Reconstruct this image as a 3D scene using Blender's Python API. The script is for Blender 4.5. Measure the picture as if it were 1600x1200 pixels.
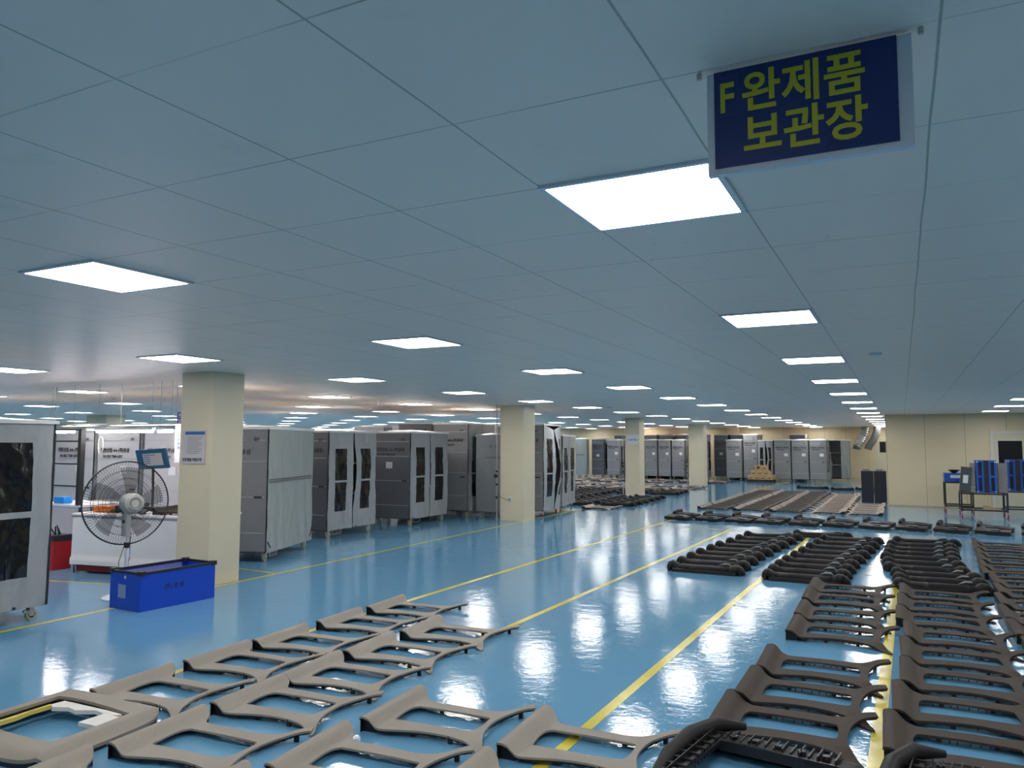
import bpy, bmesh, math, random
from math import sin, cos, pi, radians
from mathutils import Vector, Matrix, noise
from mathutils.geometry import delaunay_2d_cdt

for o in list(bpy.data.objects): bpy.data.objects.remove(o)
S = bpy.context.scene
COL = S.collection
R = random.Random(7)

# ------------------------------------------------------------------ camera, world, exposure
HC, CE = 1.7615, 2.6574            # eye height, ceiling height
def cam_basis(yaw, pitch, roll):
    y, p, r = radians(yaw), radians(pitch), radians(roll)
    fw = Vector((-sin(y)*cos(p), cos(y)*cos(p), sin(p)))
    rt = Vector((cos(y), sin(y), 0)); up = rt.cross(fw)
    return rt*cos(r)+up*sin(r), up*cos(r)-rt*sin(r), fw
cd = bpy.data.cameras.new('camera'); cam = bpy.data.objects.new('camera', cd); COL.objects.link(cam)
rt, up, fw = cam_basis(26.8516, 4.4639, 0.1774)
M = Matrix((rt, up, -fw)).transposed().to_4x4(); M.translation = (0, 0, HC)
cam.matrix_world = M
cd.sensor_width = 36; cd.sensor_fit = 'HORIZONTAL'; cd.lens = 36*1199.906/1600; cd.clip_end = 200
S.camera = cam
W = bpy.data.worlds.new('world'); S.world = W; W.use_nodes = True
W.node_tree.nodes['Background'].inputs[0].default_value = (.6, .7, .8, 1)
W.node_tree.nodes['Background'].inputs[1].default_value = 0.02
S.view_settings.view_transform = 'Standard'; S.view_settings.look = 'None'
S.view_settings.gamma = 1; S.view_settings.use_curve_mapping = False
S.view_settings.exposure = 0.0
LIGHT = 23.0                        # radiance of the ceiling panels

# ------------------------------------------------------------------ materials
def nt(m):
    m.use_nodes = True; return m.node_tree.nodes, m.node_tree.links, m.node_tree.nodes['Principled BSDF']
def mat(name, c, rough=.5, metal=0., bump=0., bscale=20., var=0., coat=0., spec=None, alpha=1., stretch=None, vscale=6., detail=4, rot=None):
    m = bpy.data.materials.new(name); N, L, b = nt(m)
    b.inputs['Base Color'].default_value = (*c, 1); b.inputs['Roughness'].default_value = rough
    b.inputs['Metallic'].default_value = metal; b.inputs['Coat Weight'].default_value = coat
    if coat: b.inputs['Coat Roughness'].default_value = .08
    if spec is not None: b.inputs['Specular IOR Level'].default_value = spec
    b.inputs['Alpha'].default_value = alpha
    tc = N.new('ShaderNodeTexCoord'); src = tc.outputs['Object']
    if stretch:
        mp = N.new('ShaderNodeMapping'); mp.inputs['Scale'].default_value = stretch; L.new(src, mp.inputs[0]); src = mp.outputs[0]
        if rot: mp.inputs['Rotation'].default_value = rot
    if bump:
        n = N.new('ShaderNodeTexNoise'); n.inputs['Scale'].default_value = bscale; n.inputs['Detail'].default_value = detail
        L.new(src, n.inputs['Vector'])
        bp = N.new('ShaderNodeBump'); bp.inputs['Strength'].default_value = bump; bp.inputs['Distance'].default_value = .02
        L.new(n.outputs['Fac'], bp.inputs['Height']); L.new(bp.outputs[0], b.inputs['Normal'])
    if var:
        n = N.new('ShaderNodeTexNoise'); n.inputs['Scale'].default_value = vscale; n.inputs['Detail'].default_value = 5
        L.new(src, n.inputs['Vector'])
        mx = N.new('ShaderNodeMix'); mx.data_type = 'RGBA'
        mx.inputs[6].default_value = (*[x*(1-var) for x in c], 1); mx.inputs[7].default_value = (*[min(1, x*(1+var)) for x in c], 1)
        L.new(n.outputs['Fac'], mx.inputs[0]); L.new(mx.outputs[2], b.inputs['Base Color'])
    return m
def emit(name, c, s):
    m = bpy.data.materials.new(name); N, L, b = nt(m)
    b.inputs['Base Color'].default_value = (.9, .9, .9, 1)
    b.inputs['Emission Color'].default_value = (*c, 1); b.inputs['Emission Strength'].default_value = s
    return m
def math_node(N, L, op, a, b=None, c=None):
    n = N.new('ShaderNodeMath'); n.operation = op
    for i, v in enumerate((a, b, c)):
        if v is None: continue
        if isinstance(v, (int, float)): n.inputs[i].default_value = v
        else: L.new(v, n.inputs[i])
    return n.outputs[0]
def mixc(N, L, f, a, b):
    n = N.new('ShaderNodeMix'); n.data_type = 'RGBA'; L.new(f, n.inputs[0]) if not isinstance(f, float) else None
    for i, v in ((6, a), (7, b)):
        if isinstance(v, tuple): n.inputs[i].default_value = (*v, 1)
        else: L.new(v, n.inputs[i])
    return n.outputs[2]
def noise_node(N, L, vec, scale, detail=3, rough=.5, stretch=None):
    if stretch:
        mp = N.new('ShaderNodeMapping'); mp.inputs['Scale'].default_value = stretch; L.new(vec, mp.inputs[0]); vec = mp.outputs[0]
    n = N.new('ShaderNodeTexNoise'); n.inputs['Scale'].default_value = scale; n.inputs['Detail'].default_value = detail
    n.inputs['Roughness'].default_value = rough; L.new(vec, n.inputs['Vector']); return n.outputs['Fac']
def ramp(N, L, f, p0, p1, v0=0., v1=1.):
    n = N.new('ShaderNodeMapRange'); n.inputs['From Min'].default_value = p0; n.inputs['From Max'].default_value = p1
    n.inputs['To Min'].default_value = v0; n.inputs['To Max'].default_value = v1; L.new(f, n.inputs['Value']); return n.outputs[0]

def floor_material():
    m = bpy.data.materials.new('blue_epoxy'); N, L, b = nt(m)
    tc = N.new('ShaderNodeTexCoord').outputs['Object']
    n1 = noise_node(N, L, tc, .8, 5, .6); n2 = noise_node(N, L, tc, 9, 6, .65)
    c = mixc(N, L, n1, (.108, .295, .49), (.15, .35, .55))
    sc = noise_node(N, L, tc, 5, 8, .75, (1, 5, 1)); sm = ramp(N, L, sc, .62, .72)
    c = mixc(N, L, math_node(N, L, 'MULTIPLY', sm, .22), c, (.30, .46, .55))
    L.new(c, b.inputs['Base Color'])
    L.new(ramp(N, L, n2, .3, .7, .02, .075), b.inputs['Roughness'])
    b.inputs['IOR'].default_value = 1.5
    w1 = noise_node(N, L, tc, 1.3, 2); w2 = noise_node(N, L, tc, 6, 5, .62); w3 = noise_node(N, L, tc, 30, 5, .65, (1, .4, 1))
    h = math_node(N, L, 'ADD', math_node(N, L, 'MULTIPLY', w1, .6), math_node(N, L, 'MULTIPLY', w2, .62))
    h = math_node(N, L, 'ADD', h, math_node(N, L, 'MULTIPLY', w3, .13))
    bp = N.new('ShaderNodeBump'); bp.inputs['Strength'].default_value = .22; bp.inputs['Distance'].default_value = .02
    L.new(h, bp.inputs['Height']); L.new(bp.outputs[0], b.inputs['Normal'])
    return m
def ceiling_material():
    m = bpy.data.materials.new('ceiling_board'); N, L, b = nt(m)
    tc = N.new('ShaderNodeTexCoord').outputs['Object']
    sp = N.new('ShaderNodeSeparateXYZ'); L.new(tc, sp.inputs[0])
    wob = noise_node(N, L, tc, 1.3, 2)
    def seam(axis, off, w):
        v = math_node(N, L, 'ADD', math_node(N, L, 'MULTIPLY', sp.outputs[axis], 1/.6), off)
        v = math_node(N, L, 'ADD', v, math_node(N, L, 'MULTIPLY', math_node(N, L, 'SUBTRACT', wob, .5), .02))
        f = math_node(N, L, 'ABSOLUTE', math_node(N, L, 'SUBTRACT', math_node(N, L, 'FRACT', v), .5))
        return ramp(N, L, f, w, w+.004, 1., 0.)
    sx = seam(0, .5/.6+.5, .0035); sy = seam(1, -2.37/.594+.5, .003)
    gate = ramp(N, L, noise_node(N, L, tc, .9, 3), .42, .56, .25, 1.)
    s = math_node(N, L, 'MAXIMUM', sx, math_node(N, L, 'MULTIPLY', sy, gate))
    base = mixc(N, L, noise_node(N, L, tc, .6, 4, .6), (.84, .68, .59), (.91, .75, .65))
    # darker and lighter replaced boards
    st = ramp(N, L, noise_node(N, L, tc, 2.2, 6, .7), .60, .74)
    base = mixc(N, L, math_node(N, L, 'MULTIPLY', st, .30), base, (.52, .47, .42))
    grit = ramp(N, L, noise_node(N, L, tc, 28, 6, .8), .60, .66)
    area = ramp(N, L, noise_node(N, L, tc, .45, 3), .60, .68)
    vd = N.new('ShaderNodeVectorMath'); vd.operation = 'DISTANCE'; L.new(tc, vd.inputs[0]); vd.inputs[1].default_value = (-2.15, 3.9, CE)
    area = math_node(N, L, 'MAXIMUM', area, ramp(N, L, vd.outputs['Value'], .25, .75, 1.3, 0.))
    base = mixc(N, L, math_node(N, L, 'MULTIPLY', math_node(N, L, 'MULTIPLY', grit, area), .5), base, (.16, .17, .16))
    base = mixc(N, L, math_node(N, L, 'MULTIPLY', s, .72), base, (.22, .22, .20))
    L.new(base, b.inputs['Base Color']); b.inputs['Roughness'].default_value = .42
    w = noise_node(N, L, tc, .5, 2)
    bp = N.new('ShaderNodeBump'); bp.inputs['Strength'].default_value = .2; bp.inputs['Distance'].default_value = .05
    L.new(w, bp.inputs['Height']); L.new(bp.outputs[0], b.inputs['Normal'])
    return m
def wall_material():
    m = bpy.data.materials.new('cream_panel_wall'); N, L, b = nt(m)
    tc = N.new('ShaderNodeTexCoord').outputs['Object']
    sp = N.new('ShaderNodeSeparateXYZ'); L.new(tc, sp.inputs[0])
    v = math_node(N, L, 'ADD', sp.outputs[0], sp.outputs[1]); v = math_node(N, L, 'ADD', v, .5-24.8)
    f = math_node(N, L, 'ABSOLUTE', math_node(N, L, 'SUBTRACT', math_node(N, L, 'FRACT', v), .5))
    s = ramp(N, L, f, .006, .012, 1., 0.)
    base = mixc(N, L, noise_node(N, L, tc, 1.2, 4), (.62, .53, .35), (.68, .585, .40))
    base = mixc(N, L, math_node(N, L, 'MULTIPLY', s, .55), base, (.2, .18, .13))
    L.new(base, b.inputs['Base Color']); b.inputs['Roughness'].default_value = .4
    return m

M_floor, M_ceil, M_wall = floor_material(), ceiling_material(), wall_material()
M_col = mat('cream_steel', (.67, .59, .43), .35, var=.05, vscale=1.5)
M_line = mat('yellow_paint', (.68, .56, .05), .18, var=.12, bump=.1, bscale=8)
M_light = emit('lit_diffuser', (1., .965, .91), LIGHT)
M_tube = emit('lit_tube', (1., .92, .93), 60.)
M_white = mat('white_plastic', (.62, .65, .70), .35)
M_alu = mat('brushed_aluminium', (.55, .56, .57), .3, metal=.8)
M_steel = mat('galvanised_steel', (.5, .5, .5), .35, metal=.9)
M_duct = mat('silver_duct_foil', (.62, .64, .65), .28, metal=1., bump=.6, bscale=18)
M_black = mat('black_plastic', (.018, .019, .022), .38)
M_bsteel = mat('black_steel', (.022, .023, .027), .4)
M_rub = mat('black_rubber', (.02, .02, .02), .6)
M_wheel = mat('cream_wheel', (.55, .52, .33), .4)
M_redw = mat('red_wheel', (.35, .05, .04), .4)
M_gray = mat('grey_tarpaulin', (.25, .25, .265), .27, bump=.25, bscale=3, var=.08)
M_gray2 = mat('dark_grey_tarpaulin', (.15, .155, .17), .27, bump=.25, bscale=3, var=.08)
M_flap = mat('pale_vinyl', (.35, .365, .38), .25, bump=.5, bscale=4, detail=1, var=.06, stretch=(1, 2.2, 1))
M_flapg = mat('milky_grey_vinyl', (.32, .35, .35), .27, bump=.4, bscale=3, detail=1, var=.06, stretch=(1, 2.2, 1))
M_net = mat('grey_mesh_cloth', (.24, .26, .28), .4, bump=.3, bscale=5, var=.06)
M_canopy = mat('white_cover_sheet', (.78, .78, .77), .35, bump=.3, bscale=4)
M_pane = mat('clear_vinyl_over_dark', (.006, .007, .010), .10, bump=.5, bscale=3., detail=.8, stretch=(1, 5.5, .7), rot=(.55, 0, 0), alpha=.965, spec=.55)
M_seam = mat('seam_tape', (.42, .43, .44), .4)
M_ink = mat('black_ink', (.02, .02, .025), .5)
M_paper = mat('white_paper', (.72, .72, .74), .6)
M_taupe = mat('taupe_soft_trim', (.30, .262, .225), .55, bump=.12, bscale=250, var=.03)
M_brown = mat('brown_soft_trim', (.066, .052, .045), .65, spec=.12, bump=.12, bscale=250, var=.04)
M_roll = mat('pale_brown_roll', (.20, .165, .145), .55, var=.04)
M_beige = mat('beige_pink_trim', (.36, .28, .24), .55, var=.04)
M_char = mat('charcoal_trim', (.020, .019, .021), .5, spec=.2, var=.06)
M_umber = mat('dusty_umber_trim', (.085, .070, .063), .6, spec=.15, var=.06)
M_back = mat('black_clip_frame', (.012, .012, .014), .4)
M_jet = mat('jet_black_trim', (.012, .011, .013), .5, var=.1, spec=.16)
M_pad = mat('dark_grey_pad', (.10, .092, .088), .55)
M_foam = mat('white_foam', (.75, .72, .68), .8)
M_yfoam = mat('yellow_foam', (.65, .52, .12), .8)
M_blue = mat('blue_corrugated_plastic', (.003, .065, .58), .38, bump=.1, bscale=60, stretch=(6, 6, .1))
M_bluep = mat('royal_blue_crate', (.01, .09, .45), .35)
M_bluel = mat('bright_blue_tray', (.01, .25, .75), .4)
M_sign = mat('navy_sign_film', (.006, .022, .14), .3)
M_yel = mat('yellow_lettering', (.50, .47, .02), .4)
M_red = mat('red_plastic', (.42, .012, .02), .4)
M_dred = mat('dark_red_sheet', (.22, .01, .02), .4)
M_orange = mat('orange_plastic', (.8, .25, .03), .5)
M_card = mat('cardboard', (.47, .31, .14), .7, var=.1)
M_dkcard = mat('printed_band', (.10, .05, .03), .6)
M_screen = mat('display_blue', (.02, .09, .17), .25)
M_bsign = mat('small_blue_sign', (.03, .05, .30), .4)
M_benchw = mat('white_bench_cloth', (.76, .73, .75), .5, bump=.2, bscale=3)
M_glassd = mat('dark_window_glass', (.015, .016, .02), .1)
M_doorm = mat('door_leaf_cream', (.60, .57, .44), .4)
M_frame = mat('pale_door_frame', (.62, .60, .55), .35)
M_liner = mat('blue_white_liner', (.35, .38, .62), .5)
M_navy = mat('navy_black_board', (.010, .013, .030), .5)
M_fan = mat('fan_grey_plastic', (.48, .48, .45), .4)
M_blade = mat('smoky_fan_blade', (.05, .05, .05), .3, alpha=.5)
M_logo = mat('notice_blue', (.02, .12, .35), .5)
M_txt = mat('grey_print', (.30, .28, .30), .6)

# ------------------------------------------------------------------ mesh helpers
def tag(o, label, cat, group=None, kind=None):
    o['label'] = label; o['category'] = cat
    if group: o['group'] = group
    if kind: o['kind'] = kind
    return o
def empty(name, loc=(0, 0, 0), rz=0, label=None, cat=None, group=None):
    o = bpy.data.objects.new(name, None); COL.objects.link(o); o.location = loc; o.rotation_euler = (0, 0, rz)
    o.empty_display_size = .05
    if label: tag(o, label, cat, group)
    return o
def obj(name, bm, m, parent=None, smooth=False, loc=None, rot=None):
    me = bpy.data.meshes.new(name)
    if isinstance(bm, bmesh.types.BMesh):
        bm.to_mesh(me); bm.free()
    else: me = bm
    for x in (m if isinstance(m, (list, tuple)) else [m]): me.materials.append(x)
    if smooth:
        me.polygons.foreach_set('use_smooth', [True]*len(me.polygons))
        me.set_sharp_from_angle(angle=radians(40))
    o = bpy.data.objects.new(name, me); COL.objects.link(o)
    if parent: o.parent = parent
    if loc: o.location = loc
    if rot: o.rotation_euler = rot
    return o
def B(): return bmesh.new()
def box(bm, x0, x1, y0, y1, z0, z1, mi=0, mtx=None, bevel=0):
    vs = [Vector((x, y, z)) for x in (x0, x1) for y in (y0, y1) for z in (z0, z1)]
    if mtx: vs = [mtx @ v for v in vs]
    v = [bm.verts.new(p) for p in vs]
    fs = [bm.faces.new([v[i] for i in q]) for q in ((0, 1, 3, 2), (4, 6, 7, 5), (0, 4, 5, 1), (2, 3, 7, 6), (0, 2, 6, 4), (1, 5, 7, 3))]
    for f in fs: f.material_index = mi
    if bevel:
        es = list({e for f in fs for e in f.edges})
        bmesh.ops.bevel(bm, geom=es, offset=bevel, segments=2, affect='EDGES', profile=.7)
    return bm
def bar(bm, p, q, w, h=None, mi=0):
    """square bar from p to q"""
    p, q = Vector(p), Vector(q); d = q-p; h = h or w
    z = d.normalized(); a = Vector((0, 0, 1)) if abs(z.z) < .9 else Vector((1, 0, 0))
    x = z.cross(a).normalized(); y = z.cross(x)
    vs = [bm.verts.new(c+x*sx*w/2+y*sy*h/2) for c in (p, q) for sx, sy in ((-1, -1), (1, -1), (1, 1), (-1, 1))]
    for i in range(4): bm.faces.new((vs[i], vs[(i+1) % 4], vs[4+(i+1) % 4], vs[4+i])).material_index = mi
    bm.faces.new(vs[:4][::-1]).material_index = mi; bm.faces.new(vs[4:]).material_index = mi
    return bm
def tube(bm, pts, r, n=8, cap=True, closed=False, mi=0):
    pts = [Vector(p) for p in pts]; rings = []; m = len(pts); px = None
    for i, p in enumerate(pts):
        a = pts[(i-1) % m] if (closed or i > 0) else p; b = pts[(i+1) % m] if (closed or i < m-1) else p
        t = (b-a).normalized()
        if px is None:
            up_ = Vector((0, 0, 1)) if abs(t.z) < .9 else Vector((1, 0, 0)); px = t.cross(up_).normalized()
        px = (px-t*px.dot(t)).normalized(); py = t.cross(px); rr = r[i] if isinstance(r, (list, tuple)) else r
        rings.append([bm.verts.new(p+(px*cos(k*2*pi/n)+py*sin(k*2*pi/n))*rr) for k in range(n)])
    for i in range(m if closed else m-1):
        A, C = rings[i], rings[(i+1) % m]
        for k in range(n): bm.faces.new((A[k], A[(k+1) % n], C[(k+1) % n], C[k])).material_index = mi
    if cap and not closed:
        bm.faces.new(rings[0][::-1]).material_index = mi; bm.faces.new(rings[-1]).material_index = mi
    return bm
def cyl(bm, c, r, h, n=20, axis='Z', mi=0, r2=None):
    c = Vector(c); d = {'X': Vector((1, 0, 0)), 'Y': Vector((0, 1, 0)), 'Z': Vector((0, 0, 1))}[axis]
    return tube(bm, [c, c+d*h], [r, r if r2 is None else r2], n, mi=mi)
def lathe(bm, prof, n=24, mtx=None, mi=0):
    rings = []
    for r, z in prof:
        ring = []
        for k in range(n):
            v = Vector((r*cos(2*pi*k/n), r*sin(2*pi*k/n), z)); ring.append(bm.verts.new(mtx @ v if mtx else v))
        rings.append(ring)
    for A, C in zip(rings, rings[1:]):
        for k in range(n): bm.faces.new((A[k], A[(k+1) % n], C[(k+1) % n], C[k])).material_index = mi
    bm.faces.new(rings[0][::-1]); bm.faces.new(rings[-1])
    return bm
def text(body, size, m, parent, loc, rot, bold=.0, align='LEFT', name='lettering', sx=1., ext=.0006, space=1.):
    c = bpy.data.curves.new('txt', 'FONT'); c.body = body; c.size = size; c.offset = bold; c.extrude = ext; c.align_x = align
    c.space_character = space; c.resolution_u = 3
    t = bpy.data.objects.new('txt', c); COL.objects.link(t); bpy.context.view_layer.update()
    me = bpy.data.meshes.new_from_object(t.evaluated_get(bpy.context.evaluated_depsgraph_get()))
    bpy.data.objects.remove(t); me.materials.clear()
    me.transform(Matrix.Diagonal((sx, 1, 1, 1)))
    return obj(name, me, m, parent, loc=loc, rot=rot)
def copy_tree(o, parent=None):
    c = o.copy(); COL.objects.link(c)
    if parent: c.parent = parent
    for ch in o.children: copy_tree(ch, c)
    return c
NY = (pi/2, 0, 0); PX = (pi/2, 0, pi/2)
ORD = ['first', 'second', 'third', 'fourth', 'fifth', 'sixth', 'seventh', 'eighth', 'ninth', 'tenth', 'eleventh', 'twelfth',
       'thirteenth', 'fourteenth', 'fifteenth', 'sixteenth', 'seventeenth', 'eighteenth']

# ------------------------------------------------------------------ the room
XL, XR, YB, YF = -36., 7.5, 42.3, -7.
def struct(name, bm, m, **k):
    o = obj(name, bm, m, **k)
    if not o.parent: o['kind'] = 'structure'
    return o
fl = struct('floor', box(B(), XL, XR, YF, YB, -.12, 0), M_floor)
struct('ceiling', box(B(), XL, XR, YF, YB, CE, CE+.12), M_ceil)
struct('wall_back', box(B(), XL, XR, YB, YB+.15, 0, CE), M_wall)
struct('wall_left', box(B(), XL-.15, XL, YF, YB, 0, CE), M_wall)
struct('wall_right', box(B(), XR, XR+.15, YF, YB, 0, CE), M_wall)
struct('wall_front', box(B(), XL, XR, YF-.15, YF, 0, CE), M_wall)
bm = B(); box(bm, -.42, XR, 25.2, 25.35, 0, CE); box(bm, -.42, -.27, 25.35, YB, 0, CE)
struct('wall_partition', bm, M_wall)
bm = B(); box(bm, -.44, 2.1, 25.185, 25.2, 0, .03); box(bm, 3.2, XR, 25.185, 25.2, 0, .03)
struct('baseboard_partition', bm, mat('yellowed_sealant', (.42, .38, .2), .5))
# painted lines on the floor, child marks of the floor
def line(x0, y0, x1, y1, w=.06):
    d = Vector((x1-x0, y1-y0, 0)).normalized(); n = Vector((-d.y, d.x, 0))*w/2
    bm = B(); k = 8; A = []
    for i in range(k+1):
        p = Vector((x0+(x1-x0)*i/k, y0+(y1-y0)*i/k, .0012)); A.append((bm.verts.new(p-n), bm.verts.new(p+n)))
    for a, b in zip(A, A[1:]): bm.faces.new((a[0], b[0], b[1], a[1]))
    return struct('painted_line', bm, M_line, parent=fl)
line(-7.52, 3.0, -7.86, 21.5, .06); line(-5.05, 4.2, -4.86, 18.0, .07); line(-3.48, 5.0, -3.24, 16.35, .065)
line(-1.83, 3.3, -1.62, 16.35, .075); line(-.2, 3.6, -.08, 16.0, .08); line(-4.75, 16.4, -1.2, 16.35, .05)
line(-7.6, 8.0, -8.6, 8.1, .05); line(-8.1, 6.62, -10.4, 6.1, .05); line(-5.2, 30.5, -4.9, 38.4, .08); line(-1.0, 16.35, 1.2, 16.3, .05); line(.9, 20.8, 6., 20.9, .05)
# columns
for i, (x0, y0, w, d) in enumerate([(-8.22, 6.86, .57, .5), (-8.36, 15.92, .60, .62), (-8.46, 25.3, .50, .6), (-8.34, 33.6, .66, .66), (-24.0, 16.3, 1.0, .7), (-8.28, 42.0, .55, .3)]):
    o = struct('column', box(B(), x0, x0+w, y0, y0+d, 0, CE, bevel=.006), M_col)
    o['label'] = ['cream steel-clad pillar beside the blue bin', 'cream pillar with a wall socket near its foot', 'cream pillar with a small white notice, third along the aisle',
                  'cream pillar furthest down the aisle', 'cream pillar far off behind the covered trolleys at left', 'cream pilaster on the back wall'][i]

# ------------------------------------------------------------------ ceiling lights
lt = empty('ceiling_light')
bm = B()
for a, b, c, d in ((-.302, .302, -.302, -.282), (-.302, .302, .282, .302), (-.302, -.282, -.282, .282), (.282, .302, -.282, .282)):
    box(bm, a, b, c, d, -.012, 0)
obj('light_frame', bm, M_white, lt)
obj('diffuser', box(B(), -.282, .282, -.282, .282, -.008, -.001), M_light, lt)
first = True
for j in range(-2, 12):
    for k in range(-2, 14):
        x, y = -.8-3.*j, 2.67+2.97*k
        if j < 0 and y > 24.5: continue
        if x < XL+.6: continue
        if j <= -2 and k < 4 and k > 1: continue
        if (k < 0 or j < -1) and (k < -1 or j > 5): continue
        if j > 2 and y < (-x-3)*.42: 
            if j > 6 or k < -1: continue
        o = lt if first else copy_tree(lt); first = False
        o.location = (x, y, CE)
        row = (ORD[j]+' row left of the hanging sign') if j >= 0 else ('nearest row right of the hanging sign' if j == -1 else 'second row right of the hanging sign')
        tag(o, 'square lit ceiling panel, %s, %s' % (ORD[k]+' from the camera' if k >= 0 else ['nearer one', 'farther one'][k+2]+' behind the viewpoint', row), 'ceiling light', 'square ceiling light panels')
# smoke detectors
for i, (x, y) in enumerate([(-.2, 8.25), (-6.27, 17.6), (-14.2, 10.2)]):
    bm = B(); lathe(bm, [(.055, 0), (.055, -.018), (.04, -.032), (.02, -.036)], 20, Matrix.Translation((x, y, CE)))
    tag(obj('smoke_detector', bm, M_white, None, True), ['small round white detector on ceiling near the right-hand seam', 'small round detector on ceiling between aisle light rows', 'small round detector on ceiling above the covered trolleys'][i], 'detector', 'ceiling detectors')

# hanging sign
sg = empty('hanging_sign', (-.175, 1.80, 2.405), 0, 'navy blue hanging sign with yellow Korean lettering below the ceiling', 'sign')
obj('sign_panel', box(B(), -.215, .222, .0, .022, -.008, .240, bevel=.002), M_white, sg)
obj('sign_face', box(B(), -.197, .193, -.004, -.001, .006, .240), M_sign, sg)
text('완제품', .102, M_yel, sg, (-.135, -.0045, .140), NY, .0022, sx=.95)
text('보관장', .102, M_yel, sg, (-.133, -.0045, .036), NY, .0022, sx=.95)
text('F', .100, M_yel, sg, (-.187, -.0045, .140), NY, .0018, sx=.8)
bm = B()
for a, b, c, d in ((-.195, -.143, .130, .1305), (-.195, -.143, .2225, .223), (-.1435, -.143, .130, .223)): box(bm, a, b, -.0046, -.004, c, d)
obj('sticker_edge', bm, mat('sticker_edge', (.06, .08, .22), .4), sg)
bm = B()
for x in (-.235, .240): cyl(bm, (x, .01, .2375), .006, .014, 10); 
obj('hanger', bm, M_steel, sg)

# ------------------------------------------------------------------ trim panels laid on the floor
def cr(pts, n=5):
    """closed Catmull-Rom; a point given as (x,y,'c') stays a sharp corner"""
    out = []; m = len(pts)
    for i in range(m):
        p0, p1, p2, p3 = [pts[(i+k-1) % m] for k in range(4)]
        a = Vector(p1[:2]); d = Vector(p2[:2])
        c1 = len(p1) > 2; c2 = len(p2) > 2
        t1 = Vector((0, 0)) if c1 else (d-Vector(p0[:2]))*.5
        t2 = Vector((0, 0)) if c2 else (Vector(p3[:2])-a)*.5
        if c1 and c2: out.append(a); continue
        for k in range(n):
            t = k/n; out.append(a*(2*t**3-3*t*t+1)+t1*(t**3-2*t*t+t)+d*(-2*t**3+3*t*t)+t2*(t**3-t*t))
    return out
def pip(p, poly):
    c = False; j = len(poly)-1
    for i in range(len(poly)):
        a, b = poly[i], poly[j]
        if (a[1] > p[1]) != (b[1] > p[1]) and p[0] < (b[0]-a[0])*(p[1]-a[1])/(b[1]-a[1])+a[0]: c = not c
        j = i
    return c
def area(l): return sum(l[i-1][0]*l[i][1]-l[i][0]*l[i-1][1] for i in range(len(l)))/2
def offset(loop, d):
    s = 1 if area(loop) > 0 else -1; out = []
    for i in range(len(loop)):
        t = (loop[(i+1) % len(loop)]-loop[i-1]).normalized(); out.append(loop[i]+Vector((-t.y, t.x))*d*s)
    return out
def skin(outer, holes, zf, extra, lip=.012):
    loops = [outer]+holes; vs = []; es = []
    for l in loops:
        b = len(vs); vs += [Vector(p) for p in l]; es += [(b+i, b+(i+1) % len(l)) for i in range(len(l))]
    big = offset(outer, .006)
    for p in extra:
        if pip(p, big) and not any(pip(p, h) for h in holes): vs.append(Vector(p))
    V, E_, F, *_ = delaunay_2d_cdt(vs, es, [], 0, 1e-5)
    bm = B(); bv = [bm.verts.new((p[0], p[1], zf(p[0], p[1]))) for p in V]
    for f in F:
        c = sum((V[i] for i in f), Vector((0, 0)))/len(f)
        if pip(c, outer) and not any(pip(c, h) for h in holes):
            ff = bm.faces.new([bv[i] for i in f])
    bm.normal_update()
    for f in bm.faces:
        if f.normal.z < 0: f.normal_flip()
    bd = [e for e in bm.edges if e.is_boundary]
    r = bmesh.ops.extrude_edge_only(bm, edges=bd)
    for v in r['geom']:
        if isinstance(v, bmesh.types.BMVert): v.co.z -= lip
    bmesh.ops.delete(bm, geom=[v for v in bm.verts if not v.link_faces], context='VERTS')
    return bm
def skirt(bm, loop, zf, top, depth, teeth=0, seed=1):
    rr = random.Random(seed); n = len(loop); low = []
    for i, p in enumerate(loop):
        z = zf(p.x, p.y)-top; low.append((bm.verts.new((p.x, p.y, z)), bm.verts.new((p.x, p.y, max(.001, z-depth*(1 if not teeth else rr.uniform(.45, 1)))))))
    for i in range(n):
        a, b = low[i], low[(i+1) % n]; bm.faces.new((a[0], b[0], b[1], a[1]))
def sm(a, b, x):
    t = min(1, max(0, (x-a)/(b-a))); return t*t*(3-2*t)
OUT = [(0, 0, 'c'), (0, .72, 'c'), (.055, .722), (.11, .69), (.155, .615), (.21, .578), (.35, .568), (.5, .562), (.62, .572), (.70, .612), (.79, .672), (.895, .735, 'c'),
       (.915, .675, 'c'), (.83, .635), (.775, .575), (.752, .50), (.742, .40), (.745, .29), (.765, .19), (.80, .10), (.835, .02), (.85, -.06), (.83, -.07), (.79, -.03), (.72, .015), (.64, .05), (.52, .066), (.40, .055), (.29, .028), (.18, .0), (.10, -.006)]
OUT_B = [(0, 0, 'c'), (0, .72, 'c'), (.06, .735), (.12, .70), (.165, .64), (.21, .612), (.35, .608), (.53, .612), (.68, .618), (.76, .645), (.83, .682), (.925, .715, 'c'),
       (.94, .65, 'c'), (.86, .612), (.815, .56), (.79, .47), (.78, .36), (.775, .24), (.785, .13), (.81, .05), (.845, -.03), (.875, -.11), (.86, -.125), (.80, -.075), (.70, -.01), (.60, .035), (.48, .056), (.38, .056), (.28, .04), (.18, .012), (.10, -.006)]
OUT_A = [(0, 0, 'c'), (0, .72, 'c'), (.055, .722), (.11, .69), (.155, .615), (.21, .578), (.35, .568), (.5, .558), (.62, .56), (.70, .592), (.79, .655), (.895, .715, 'c'),
       (.915, .655, 'c'), (.83, .618), (.775, .562), (.748, .49), (.735, .40), (.738, .29), (.758, .19), (.79, .10), (.835, .0), (.83, -.035), (.80, -.02), (.74, .015), (.64, .045), (.52, .058), (.40, .05), (.29, .028), (.18, .0), (.10, -.006)]
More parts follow.
